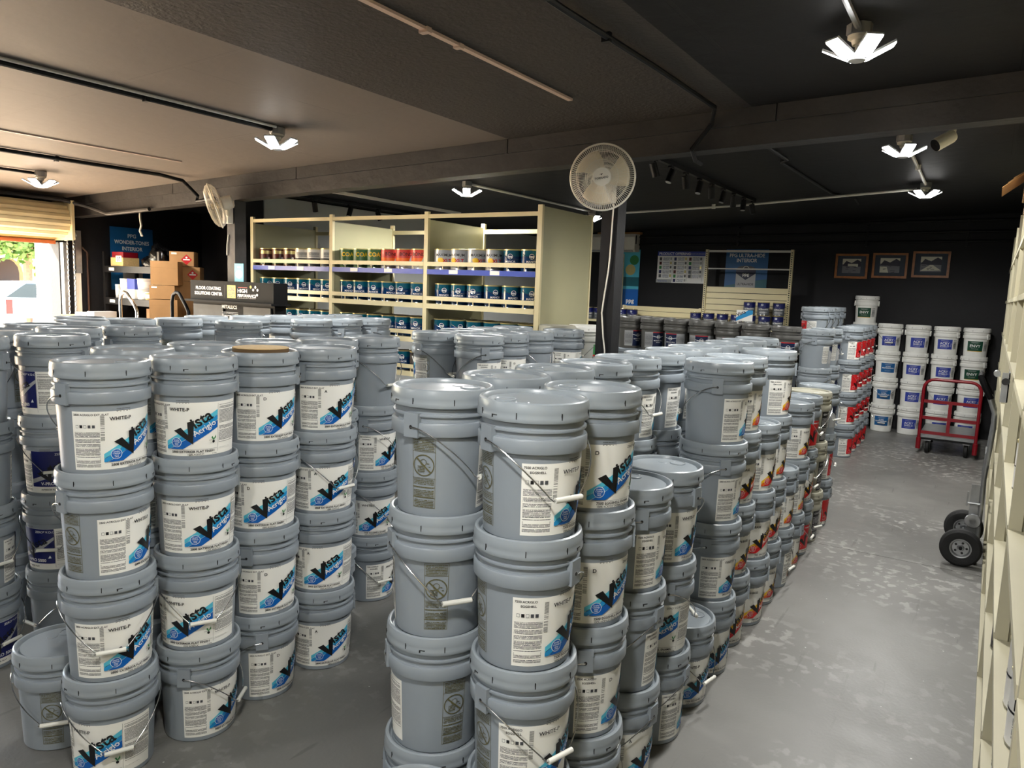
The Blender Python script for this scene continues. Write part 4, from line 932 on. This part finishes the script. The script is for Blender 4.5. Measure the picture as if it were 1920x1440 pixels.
# ------------------------------------------------------------------ nook behind the roller door
p = Print(); p.rect(0, 0, .56, .78, 'sign_blue'); p.text('PPG', .066, .28, .655, 'white_print', bold=.025, align='CENTER'); p.text('WONDER-TONES', .066, .28, .575, 'white_print', bold=.025, align='CENTER', sx=.86); p.text('INTERIOR', .066, .28, .495, 'white_print', bold=.025, align='CENTER', sx=.92); p.rect(.15, 0, .41, .3, 'silver')
sheet('wall_banner', 'blue banner with white lettering on the wall behind the black bag', 'banner', wall_M((XL + .002, 5.17, 1.56), '+X'), .56, .78, p, 'sign_blue')
def black_rack():
    t = thing('storage_rack', 'black metal rack with boxes and tubs by the door wall', 'rack', (0, 0, 0)); x0, x1, y0, y1 = -9.12, -7.95, 4.97, 5.40
    for x in (x0, x1 - .04):
        for y in (y0, y1 - .03): MB().box((x, y, 0), (x + .04, y + .03, 2.02), 'black_metal').build('post', t)
    for z in (1.85, 1.47, 1.08, .6, .12):
        s = MB().box((x0 + .04, y0, z - .075), (x1 - .04, y0 + .025, z), 'black_metal').box((x0 + .04, y0 + .025, z - .02), (x1 - .04, y1, z - .005), 'black_metal').build('shelf', t)
        if z > 1: MB().box((x0 + .14, y0 - .002, z - .055), (x0 + .25, y0, z - .02), 'paper').build('price_tag', s)
black_rack()
def carton(name, label, c, s, rz=0, tilt=0, diamond=False, tagl=False, m='cardboard', grp='cardboard boxes behind the door'):
    t = thing(name, label, 'box', c, rz, grp); w_, d, h = s; M = Matrix.Rotation(tilt, 4, 'Y')
    MB().box((-w_ / 2, -d / 2, 0), (w_ / 2, d / 2, h), m, M).build('carton', t)
    MB().box((-w_ / 2, -.025, h), (w_ / 2, .025, h + .001), 'cork', M).build('tape', t)
    F = M @ wall_M((0, -d / 2, 0), '-Y'); p = Print()
    p.rect(-w_ / 2, h * .72, w_ / 2, h * .724, 'cardboard_dark')
    if diamond:
        q = .72 * h; cx = w_ * .2; cy = h * .46; p.poly([(cx - q / 2, cy), (cx, cy - q / 2), (cx + q / 2, cy), (cx, cy + q / 2)], 'red_ink'); p.disc(cx, cy + q * .2, q * .09, 'white_print'); p.rect(cx - q * .3, cy - .006, cx + q * .3, cy + .006, 'white_print')
    if tagl: p.rect(-w_ * .42, h * .8, -w_ * .2, h * .92, 'paper')
    obj('print', p.mesh('print', flat_map(F)), t)
    return t
def pile(t, w_, z0, z1, label, row=0, **k):
    s = math.sqrt(.5); x, y = -7.62 + t * s + row * .25 * s, 5.06 + t * s - row * .25 * s
    carton('cardboard_box', label, (x, y, z0), (w_, .24, z1 - z0 - .003), rz=PI / 4, **k)
pile(.0, .25, 1.868, 2.03, 'cardboard box with red diamond, top of the pile', diamond=True, tagl=True)
pile(.06, .25, 1.708, 1.865, 'cardboard box with red diamond under the topmost box', diamond=True)
pile(-.125, .27, 1.66, 1.915, 'plain cardboard box jutting out of the pile', 1)
pile(-.15, .25, 1.51, 1.657, 'cardboard box with white tag under the jutting box', 1, tagl=True)
pile(.05, .27, 1.51, 1.705, 'cardboard box at mid height of the pile')
pile(-.14, .28, 1.27, 1.507, 'cardboard box low in the front of the pile', 1)
pile(.06, .28, 1.27, 1.507, 'cardboard box low in the rear of the pile')
pile(-.14, .28, 0, 1.267, 'tall cardboard box under the front of the pile', 1)
pile(.06, .28, 0, 1.267, 'tall cardboard box under the rear of the pile')
carton('cardboard_box', 'cardboard box on the lower shelf of the black rack', (-8.20, 5.20, 1.085), (.34, .28, .28), 0, 0, m='cardboard_dark')
carton('cardboard_box', 'cardboard box on the middle shelf of the black rack', (-8.16, 5.24, 1.475), (.30, .26, .26), 0, 0, m='cardboard_dark')
def rack_goods():
    g = 'goods on the black rack'
    t = thing('carton_pack', 'brown pack with dark red top on the rack', 'box', (-8.84, 5.09, 1.852), 0, g)
    MB().box((-.13, -.1, 0), (.13, .1, .10), 'cork').build('carton', t); MB().box((-.12, -.09, .10), (.12, .09, .165), 'red_paint').build('top', t); p = Print(); p.rect(-.02, .05, .1, .12, 'paper'); p.text('37', .07, .04, .055, 'navy', bold=.03, align='CENTER'); obj('print', p.mesh('print', flat_map(wall_M((0, -.1005, 0), '-Y'))), t)
    mat('bag_plastic', (10, 10, 11), .22, bump=.9, bscale=16)
    bm = bmesh.new(); bmesh.ops.create_icosphere(bm, subdivisions=4, radius=1); rnd = random.Random(4)
    from mathutils import noise
    for v in bm.verts:
        k = 1 + .35 * noise.noise(v.co * 2.1) + .18 * noise.noise(v.co * 5); v.co = Vector((v.co.x * .27 * k, v.co.y * .13 * k, max(-.02, v.co.z) * .24 * k * (1.15 - .5 * abs(v.co.x))))
    z0 = min(v.co.z for v in bm.verts)
    for v in bm.verts: v.co.z -= z0
    me = bpy.data.meshes.new('bag'); bm.to_mesh(me); bm.free(); me.materials.append(MATS['bag_plastic'])
    for q in me.polygons: q.use_smooth = True
    tag(obj('plastic_bag', me, None, (-8.30, 5.2, 1.852)), 'crumpled black plastic bag on the rack top', 'bag', g)
    def tub(x, z, r, h, m, lb, y=5.08):
        t = thing('tub', lb, 'tub', (x, y, z), 0, g); MB().lathe([(.001, 0), (r * .92, 0), (r, h * .85), (r, h * .9)], m, 24).build('body', t); MB().lathe([(r * 1.04, h * .88), (r * 1.05, h * .97), (r, h), (.001, h)], 'white_plastic', 24).build('lid', t)
        MB().lathe([(r * .945 + .001, h * .2), (r * .985 + .001, h * .7)], 'paper', 24).build('label', t)
    tub(-8.80, 1.4725, .075, .10, 'can_white', 'wide white tub on the rack beside the jar'); tub(-8.80, 1.575, .072, .13, 'can_white', 'white tub standing on the wide tub')
    tub(-8.98, 1.4725, .035, .16, 'can_white', 'slim white bottle-like jar at the rack end'); tub(-8.42, 1.4725, .085, .11, 'can_white', 'white tub in the middle of the rack'); tub(-8.41, 1.585, .085, .13, 'can_white', 'printed white tub on the middle tub'); tub(-8.24, 1.4725, .06, .09, 'cork', 'small tan tub beside the middle tubs', 5.04)
    t = thing('carton_pack', 'blue and white pack on the rack beside the tubs', 'box', (-8.62, 5.08, 1.4725), 0, g); MB().box((-.08, -.06, 0), (.08, .06, .11), 'can_white').build('carton', t); MB().box((-.085, -.05, .11), (.07, .05, .235), 'royal').build('top_carton', t)
rack_goods()
def display():
    t = thing('display_stand', 'black floor coating sign display beside the brown-lit post', 'display', (0, 0, 0)); x0, x1, y = -6.65, -5.43, 4.48
    MB().box((x0, y, 1.545), (x1, y + .16, 1.728), 'black_plastic').build('header', t)
    MB().box((x0 - .02, y - .05, 1.525), (x1 + .03, y + .17, 1.545), 'black_plastic').build('ledge', t)
    MB().box((x0, y + .03, 0), (x1 - .02, y + .16, 1.525), 'black_plastic').build('cabinet', t)
    mat('slate', (52, 53, 53), .5, spec=.15, var=.25, vscale=5)
    for a, b in ((x0 + .02, x0 + .48), (x0 + .78, x1 - .06)): MB().box((a, y + .015, .9), (b, y + .03, 1.50), 'slate').build('sample_panel', t)
    M = wall_M((x0, y - .0005, 1.545), '-Y'); p = Print()
    p.text('FLOOR COATING', .042, .28, .098, 'white_print', bold=.025, align='CENTER', sx=1.15); p.text('SOLUTIONS CENTER', .042, .28, .048, 'white_print', bold=.025, align='CENTER', sx=1.08)
    p.rect(.53, .03, .532, .15, 'grey_print'); p.rect(.57, .03, .69, .15, 'yellow'); p.text('SEAL', .056, .63, .095, 'ink', bold=.03, align='CENTER', sx=.8); p.text('KRETE', .056, .63, .042, 'ink', bold=.03, align='CENTER', sx=.66)
    p.text('HIGH', .048, .72, .085, 'white_print', bold=.03, sx=1.2); p.text('PERFORMANCE', .038, .72, .045, 'white_print', bold=.03); p.rect(.73, .13, .86, .134, 'red_ink'); p.rect(.72, .028, .98, .036, 'micro_white')
    for i, (u, v) in enumerate(((.91, .14), (.945, .115), (.975, .14), (1.005, .115), (1.0, .07))): p.disc(u, v, .014, 'yellow' if i == 0 else 'white_print', 6)
    p.text('METALLICS', .045, .60, -.07, 'silver', bold=.02, align='CENTER'); p.rect(.49, -.22, .73, -.10, 'micro_white')
    obj('header_print', p.mesh('header_print', flat_map(M)), t)
display()
t = thing('shelf_card', 'light blue card standing on the sign display by the post', 'card', (0, 0, 0)); M = wall_M((-6.06, 4.56, 1.729), '-Y')
M = wall_M((-6.10, 4.58, 1.729), '-Y'); MB().box((0, 0, 0), (.13, .17, .004), 'sky_blue', M).build('card', t); p = Print(); p.disc(.065, .07, .04, 'white_print', k=1.3); p.rect(.04, .13, .09, .145, 'white_print'); obj('print', p.mesh('print', lambda u, v, h: M @ Vector((u, v, .004 + h))), t)
def trolley(x0, x1, y, zt, label, m):
    t = thing('hand_truck', label, 'hand truck', (0, 0, 0), 0, 'hand trucks beyond the left block')
    MB().tube([(x0, y, .12), (x0, y, zt - .10), (x0 + .02, y, zt - .03), (x0 + .07, y, zt), (x0 + .12, y, zt - .01), (x1 - .04, y, zt - .13), (x1, y, zt - .19), (x1, y, .12)], .017, m, 10).build('frame', t)
    for z in (zt - .28, zt - .36, zt - .7): MB().tube([(x0, y, z), (x1, y, z)], .011, m, 8).build('cross_bar', t)
    MB().box((x0 - .03, y - .2, .01), (x1 + .03, y + .02, .03), m).build('toe_plate', t)
    for x in (x0 - .06, x1 + .03): MB().lathe([(.001, -.02), (.1, -.02), (.12, -.01), (.12, .01), (.1, .02), (.001, .02)], 'rubber', 20, M=Matrix.Translation((x + .015, y + .1, .12)) @ Matrix.Rotation(PI / 2, 4, 'Y')).build('wheel', t)
trolley(-7.68, -7.38, 4.36, 1.575, 'chrome hand truck handle rising beyond the left block', 'chrome'); trolley(-6.99, -6.72, 4.50, 1.60, 'black hand truck handle beside the cardboard boxes', 'black_metal')
def table():
    t = thing('work_table', 'low wooden table piled with papers beyond the left block', 'table', (0, 0, 0)); x0, x1, y0, y1 = -8.55, -7.85, 4.1, 4.7
    MB().box((x0, y0, 1.20), (x1, y1, 1.24), 'cork').build('tabletop', t)
    for x in (x0, x1 - .05):
        for y in (y0, y1 - .05): MB().box((x, y, 0), (x + .05, y + .05, 1.20), 'cork').build('leg', t)
    g = 'packs on the table beyond the left block'
    for i, (x, w_, h, m) in enumerate(((-8.40, .26, .06, 'cork'), (-8.13, .22, .10, 'can_white'), (-7.93, .13, .12, 'can_white'))):
        q = MB().box((-w_ / 2, -.12, 0), (w_ / 2, .12, h), m).box((-w_ * .3, -.122, h * .3), (w_ * .1, -.12, h * .7), 'royal' if i == 1 else 'paper'); tag(q.build('paper_pack', None, (x, 4.3, 1.2405)), ('flat tan pack on the table', 'white printed pack with blue mark on the table', 'narrow white pack on the table')[i], 'pack', g)
    tag(MB().lathe([(.001, 0), (.13, 0), (.12, .03), (.001, .045)], 'brick_orange', 24).build('cushion_pad', None, (-8.36, 4.55, 1.2405)), 'rust-orange round pad on the table', 'pad', g)
table()
conduit([(-8.35, 5.0, zc(-8.35)), (-8.35, 5.0, 2.40), (-8.33, 5.0, 2.32), (-8.36, 5.0, 2.26), (-8.32, 5.0, 2.2)], .012, 'white_plastic', 'white cable bundle hanging in the dark nook', 'hanging_cable', 'cable')


# ------------------------------------------------------------------ cream rack along the aisle
RX0, RX1 = .105, .56
RYS = [.35, 1.55, 2.75, 3.95, 5.15, 6.35, 7.55, 8.75, 9.95, 11.1]
RZ = (.055, .37, .715, 1.075, 1.45, 1.83, 2.2)
def aisle_rack():
    for k in range(len(RYS) - 1):
        y0, y1 = RYS[k], RYS[k + 1]
        t = thing('rack_bay', '%s bay of the cream aisle rack counted from the viewer' % ORD[k + 1], 'rack', (0, 0, 0), 0, 'cream aisle rack bays')
        MB().box((RX0, y0, 0), (RX0 + .035, y0 + .035, 2.52), 'cream_rack').build('upright', t); MB().box((RX1 - .035, y0, 0), (RX1, y0 + .05, 2.52), 'cream_rack').build('upright', t)
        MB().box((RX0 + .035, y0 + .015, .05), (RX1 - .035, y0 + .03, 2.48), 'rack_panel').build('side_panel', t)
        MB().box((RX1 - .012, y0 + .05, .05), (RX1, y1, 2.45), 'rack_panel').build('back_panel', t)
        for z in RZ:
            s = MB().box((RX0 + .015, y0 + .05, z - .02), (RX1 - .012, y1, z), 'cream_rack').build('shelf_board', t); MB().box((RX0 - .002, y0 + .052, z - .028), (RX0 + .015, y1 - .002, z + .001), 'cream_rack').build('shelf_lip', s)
    g = 'cans on the cream aisle rack'; nm = dict(plain='white lettered can', dark='dark lettered can', half='grey and navy can')
    lv = {.055: 'lowest', .37: 'second', .715: 'third', 1.075: 'fourth', 1.45: 'fifth'}
    cnt = {}
    for z, kind, ys in ((.37, 'plain', (2.02, 2.22, 2.45, 3.0)), (.715, 'plain', (2.1, 2.3, 2.95, 3.15)), (.055, 'plain', (2.3, 2.5, 3.3)), (.715, 'dark', (4.2, 4.4, 4.62, 5.4)), (1.075, 'dark', (4.3, 4.5, 4.72, 5.35, 5.6)), (.37, 'dark', (3.55, 4.15, 4.4)), (1.075, 'plain', (3.15, 3.4)), (.715, 'half', (6.6, 6.8, 7.0)), (.37, 'half', (6.7, 6.95))):
        for y in ys:
            cnt[(z, kind)] = cnt.get((z, kind), 0) + 1
            can(RX0 + .102, y, z + .0005, kind, '%s, %s on the %s shelf of the aisle rack' % (nm[kind], ORD[cnt[(z, kind)]], lv[z]), g, True, -20)
aisle_rack()
def flap_box(y0, y1, x0, z, h, label, flaps):
    t = thing('cardboard_box', label, 'box', (0, 0, 0), 0, 'boxes on top of the aisle rack')
    MB().box((x0, y0, z), (.5, y1, z + h), 'cardboard').build('carton', t)
    for dx, dz, w_ in flaps:
        MB().prism([(x0, z + h * .9), (x0 - dx, z + dz), (x0 - dx, z + dz + .006), (x0, z + h * .9 + .008)], 1, y0, y1 - w_, 'cardboard').build('flap', t)
flap_box(6.2, 6.7, .09, 2.521, .17, 'open cardboard box with spread flaps on the aisle rack top', ((.13, .05, 0), (.10, .08, .06), (.07, .11, .12)))
flap_box(7.3, 7.7, .12, 2.521, .12, 'small cardboard box farther along the aisle rack top', ())
flap_box(3.75, 4.3, .115, 2.521, .22, 'closed cardboard box on the aisle rack top near the camera', ())
# ------------------------------------------------------------------ platform cart
def cart():
    t = thing('platform_cart', 'red framed platform cart parked before the white buckets', 'cart', (0, 0, 0)); x0, x1, y, zt = -.605, -.03, 9.95, .89; rr = .055
    arc = [(x0, y, .12), (x0, y, zt - rr * 2)] + [(x0 + 2 * rr * (1 - math.cos(a)), y, zt - 2 * rr * (1 - math.sin(a))) for a in (PI / 8, PI / 4, 3 * PI / 8, PI / 2)]
    arc += [(x1 - (p[0] - x0), y, p[2]) for p in arc[::-1]]
    h = MB().tube(arc, .018, 'red_paint', 10).build('handle_frame', t)
    for z in (.63, .435, .26): MB().box((x0, y - .008, z - .018), (x1, y + .008, z + .018), 'red_paint').build('cross_bar', h)
    MB().box(((x0 + x1) / 2 - .018, y - .009, .27), ((x0 + x1) / 2 + .018, y + .007, .63), 'red_paint').build('middle_bar', h)
    for x in (x0, x1): MB().cyl((x, y, .06), (x, y, .19), .026, 'red_paint', 12).build('socket', h)
    MB().box((x0, y + .02, .195), (x1, y + 1.02, .225), 'galv').build('deck', t); MB().box((x0, y + .015, .17), (x1, y + 1.02, .195), 'black_metal').build('deck_frame', t)
    for x in (x0 + .09, x1 - .09):
        for yy in (y + .06, y + .9):
            c = MB().box((x - .035, yy - .03, .155), (x + .035, yy + .03, .17), 'galv')
            for s in (-.028, .024): c.prism([(yy - .02, .16), (yy + .03, .16), (yy + .075, .06), (yy + .05, .05)], 0, x + s, x + s + .004, 'galv')
            c = c.build('caster_fork', t); MB().lathe([(.001, -.02), (.06, -.022), (.078, -.014), (.078, .014), (.06, .022), (.001, .02)], 'rubber', 22, M=Matrix.Translation((x, yy + .035, .079)) @ Matrix.Rotation(PI / 2, 4, 'Y')).build('caster_wheel', c)
cart()
def big_truck():
    t = thing('hand_truck', 'upright convertible hand truck with black tyres leaning at the aisle rack', 'hand truck', (0, 0, 0))
    for y in (5.80, 6.36):
        M = Matrix.Translation((-.032, y, .128)) @ Matrix.Rotation(PI / 2, 4, 'X')
        w_ = MB().lathe([(.062, -.03), (.085, -.038), (.112, -.036), (.127, -.02), (.128, 0), (.127, .02), (.112, .036), (.085, .038), (.062, .03)], 'rubber', 40, M=M).build('tyre', t)
        b = MB().lathe([(.001, .018), (.018, .022), (.022, .012), (.05, .012), (.058, .030), (.066, .032), (.066, -.032), (.001, -.03)], 'galv', 32, M=M)
        for k in range(5): a = 2 * PI * k / 5; b.cyl(M @ Vector((.036 * math.cos(a), .036 * math.sin(a), .0115)), M @ Vector((.036 * math.cos(a), .036 * math.sin(a), .0135)), .008, 'black', 10)
        b.cyl(M @ Vector((0, 0, .02)), M @ Vector((0, 0, .032)), .011, 'black_metal', 10); b.build('wheel_rim', w_)
    MB().cyl((-.032, 5.77, .128), (-.032, 6.39, .128), .010, 'galv', 10).build('axle', t)
    for y in (5.92, 6.24): MB().tube([(.06, y, .05), (.055, y, .6), (.075, y, .95), (.07, y, 1.05), (.03, y, 1.16)], .016, 'galv', 10).build('rail', t)
    MB().tube([(.04, 5.92, 1.145), (.0, 5.92, 1.22), (-.03, 5.93, 1.285), (-.03, 6.23, 1.285), (.0, 6.24, 1.22), (.04, 6.24, 1.145)], .019, 'black_plastic', 12).build('handle_grip', t)
    for z in (.25, .5, .75): MB().box((.045, 5.92, z - .02), (.065, 6.24, z + .02), 'galv').build('cross_plate', t)
    MB().box((-.01, 5.92, .09), (.06, 5.935, .55), 'galv').build('side_plate', t); MB().box((-.02, 5.88, .02), (.06, 6.28, .04), 'galv').build('toe_plate', t)
    MB().cyl((-.02, 5.905, .42), (.05, 5.905, .42), .008, 'galv', 8).box((-.03, 5.895, .40), (-.02, 5.915, .50), 'galv').build('latch_pin', t)
    M = Matrix.Translation((.02, 5.9, .30)) @ Matrix.Rotation(PI / 2, 4, 'X'); MB().lathe([(.02, -.012), (.045, -.012), (.05, 0), (.045, .012), (.02, .012)], 'galv', 20, M=M).build('small_wheel', t)
big_truck()
t = thing('steel_bracket', 'galvanised bracket plate with a round hole on the aisle rack', 'bracket', (0, 0, 0))
MB().box((.085, 4.02, 1.335), (.09, 4.14, 1.47), 'galv').box((.06, 4.02, 1.335), (.09, 4.025, 1.47), 'galv').build('plate', t); MB().cyl((.075, 4.015, 1.43), (.075, 4.0195, 1.43), .016, 'black', 16).build('hole', t); MB().cyl((.04, 4.05, 1.46), (.04, 4.12, 1.46), .014, 'galv', 12).build('roller', t)

# ------------------------------------------------------------------ street outside the roller door
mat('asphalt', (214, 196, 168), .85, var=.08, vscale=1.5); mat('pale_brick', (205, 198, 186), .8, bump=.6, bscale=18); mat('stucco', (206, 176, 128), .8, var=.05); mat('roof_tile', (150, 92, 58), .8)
mat('car_white', (225, 225, 222), .25, coat=.6); mat('car_blue', (168, 196, 214), .22, coat=.6); mat('glass_dark', (40, 52, 60), .08); mat('tail_red', (190, 20, 22), .3); mat('bark', (120, 96, 74), .9, var=.2, vscale=12); mat('leaf', (62, 92, 22), .6, var=.3, vscale=1.2); mat('leaf2', (96, 112, 22), .6, var=.2, vscale=1.4)
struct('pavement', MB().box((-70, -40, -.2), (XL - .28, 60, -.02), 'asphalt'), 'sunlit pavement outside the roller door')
def pillar():
    t = thing('brick_pillar', 'pale painted brick pillar just outside the roller door', 'pillar', (0, 0, 0)); x0, x1, y0, y1 = -10.55, -10.15, 4.88, 5.22
    MB().box((x0 + .006, y0 + .006, 0), (x1 - .006, y1 - .006, 2.9), 'pale_brick').build('core', t)
    bx = MB().box((0, 0, 0), (.195, .012, .066), 'pale_brick').mesh('brick'); by = MB().box((0, 0, 0), (.012, .163, .066), 'pale_brick').mesh('brick')
    for k in range(34):
        z = .01 + .076 * k; o = .05 if k % 2 else 0
        for i in range(2): obj('brick', bx, t, (x0 + .203 * i, y0 - .004, z)); obj('brick', by, t, (x1 - .008, y0 + .171 * i, z))
pillar()
def car(name, label, x, y, length, m, pickup):
    """car seen broadside, nose towards -Y, tail end at y + length"""
    t = thing(name, label, 'car', (x, y, 0), 0); W = 1.75; L = length
    if pickup: side = [(0, .35), (.1, .85), (1.3, 1.02), (1.9, 1.72), (3.2, 1.76), (3.45, 1.12), (L, 1.10), (L, .45), (L - .3, .38)]
    else: side = [(0, .35), (.05, .70), (1.1, .92), (1.95, 1.40), (3.1, 1.44), (3.9, 1.05), (L, 1.0), (L, .45), (L - .2, .33)]
    n = len(side); b = MB(); vs = [(0, p, q) for p, q in side] + [(-W, p, q) for p, q in side]; b.add(vs, [tuple(range(n)), tuple(range(n, 2 * n))[::-1]] + [(i, (i + 1) % n, n + (i + 1) % n, n + i) for i in range(n)], m); o = b.build('body', t)
    bv = o.modifiers.new('b', 'BEVEL'); bv.width = .05; bv.segments = 2
    w0, w1 = (1.45, 3.3) if pickup else (1.25, 3.75); top = 1.66 if pickup else 1.36; bot = 1.10 if pickup else .95
    mid = (w0 + w1) / 2
    for a, c in (((w0 + .1, bot), (mid - .03, top)), ((mid + .03, bot), (w1 - .05, top))):
        s = .55 if a[0] < mid and a[0] == w0 + .1 else 0; e = .45 if not s and not pickup else 0
        MB().prism([(a[0], a[1]), (c[0], a[1]), (c[0] - e, c[1]), (a[0] + s, c[1])], 0, -.002, .006, 'glass_dark').build('side_window', t)
    for yy in (.85, L - .9):
        M = Matrix.Translation((.02, yy, .33)) @ Matrix.Rotation(PI / 2, 4, 'Y'); w_ = MB().lathe([(.001, -.1), (.3, -.1), (.33, -.06), (.33, .03), (.22, .045), (.20, .02), (.001, .03)], ['rubber'] * 4 + ['silver'] * 2, 24, M=M).build('wheel', t)
        M = Matrix.Translation((-W - .02, yy, .33)) @ Matrix.Rotation(PI / 2, 4, 'Y'); MB().lathe([(.001, -.03), (.33, -.03), (.33, .1), (.001, .1)], 'rubber', 20, M=M).build('wheel', t)
    MB().box((-.05, L - .12, .72 if pickup else .75), (.02, L + .015, 1.06 if pickup else .92), 'tail_red').build('tail_light', t)
    for k in range(2): MB().box((-.002, 1.9 + 1.0 * k, .8), (.01, 2.08 + 1.0 * k, .84), m).build('door_handle', t)
    MB().box((-W + .1, L, .4), (-.1, L + .05, .6), 'silver').build('bumper', t)
car('pickup_truck', 'white pickup truck parked outside, red tail light showing', -19.5, 3.1, 5.35, 'car_white', True); car('sedan_car', 'pale blue sedan parked behind the white pickup', -24.0, 8.9, 4.6, 'car_blue', False)
def tree(x, y, h, rad, label, seed, ml):
    t = thing('street_tree', label, 'tree', (x, y, 0), 0, 'street trees outside'); rnd = random.Random(seed)
    b = MB().tube([(0, 0, 0), (.05, .03, h * .3), (-.05, .1, h * .55)], .14, 'bark', 8)
    for k in range(6): a = k * 1.05; b.tube([(-.05, .1, h * (.42 + .03 * k)), (.5 * rad * math.cos(a), .5 * rad * math.sin(a), h * .7), (.8 * rad * math.cos(a), .8 * rad * math.sin(a), h * .9)], .05, 'bark', 5)
    b.build('trunk', t); c = MB(); vs = []; fs = []
    for i in range(5200):
        u = Vector((rnd.gauss(0, 1), rnd.gauss(0, 1), rnd.gauss(0, 1))).normalized() * rad * rnd.uniform(.35, 1) ** .6
        q = Vector((u.x, u.y, h * .78 + u.z * .75)) + Vector((rnd.gauss(0, .12), rnd.gauss(0, .12), rnd.gauss(0, .12))); e = Vector((rnd.gauss(0, 1), rnd.gauss(0, 1), rnd.gauss(0, 1))).normalized() * .13; f = e.orthogonal().normalized() * .07
        k = len(vs); vs += [q - e, q + f, q + e, q - f]; fs.append((k, k + 1, k + 2, k + 3))
    c.add(vs, fs, ml); o = c.build('foliage', t); o['kind'] = 'stuff'
tree(-27.5, 12.4, 4.6, 2.0, 'leafy street tree with pale trunk behind the sedan', 1, 'leaf'); tree(-33.0, 12.0, 5.8, 2.3, 'tall yellow-green tree beside the arched building', 2, 'leaf2'); tree(-30.2, 15.2, 2.3, 1.0, 'low yellow shrub-like tree by the pillar', 3, 'leaf2')
def building():
    t = thing('arched_building', 'tan stucco building with arched openings across the street', 'building', (-42, 10.5, 0))
    b = MB(); x = 0
    def arch(y0, w_, h0): return [(y0, 0), (y0, h0)] + [(y0 + w_ / 2 - w_ / 2 * math.cos(a), h0 + w_ / 2 * math.sin(a)) for a in [PI * k / 8 for k in range(1, 8)]] + [(y0 + w_, h0), (y0 + w_, 0)]
    y = 0; out = [(0, 0)]
    for k in range(5): y0 = .5 + 2.1 * k; out += arch(y0, 1.5, 1.6)
    out += [(11, 0), (11, 3.2), (0, 3.2)]
    b.prism(out, 0, -.4, 0, 'stucco'); b.build('arcade_wall', t)
    MB().box((-6, 0, 0), (-3, 11, 3.2), 'dark_brown').build('rear_wall', t)
    MB().prism([(-.5, 3.2), (11.5, 3.2), (9, 4.6), (2, 4.6)], 0, -6, .4, 'roof_tile').build('roof', t)
    MB().box((-.2, 4.4, 0), (.7, 5.3, 5.6), 'stucco').build('chimney', t)
building()
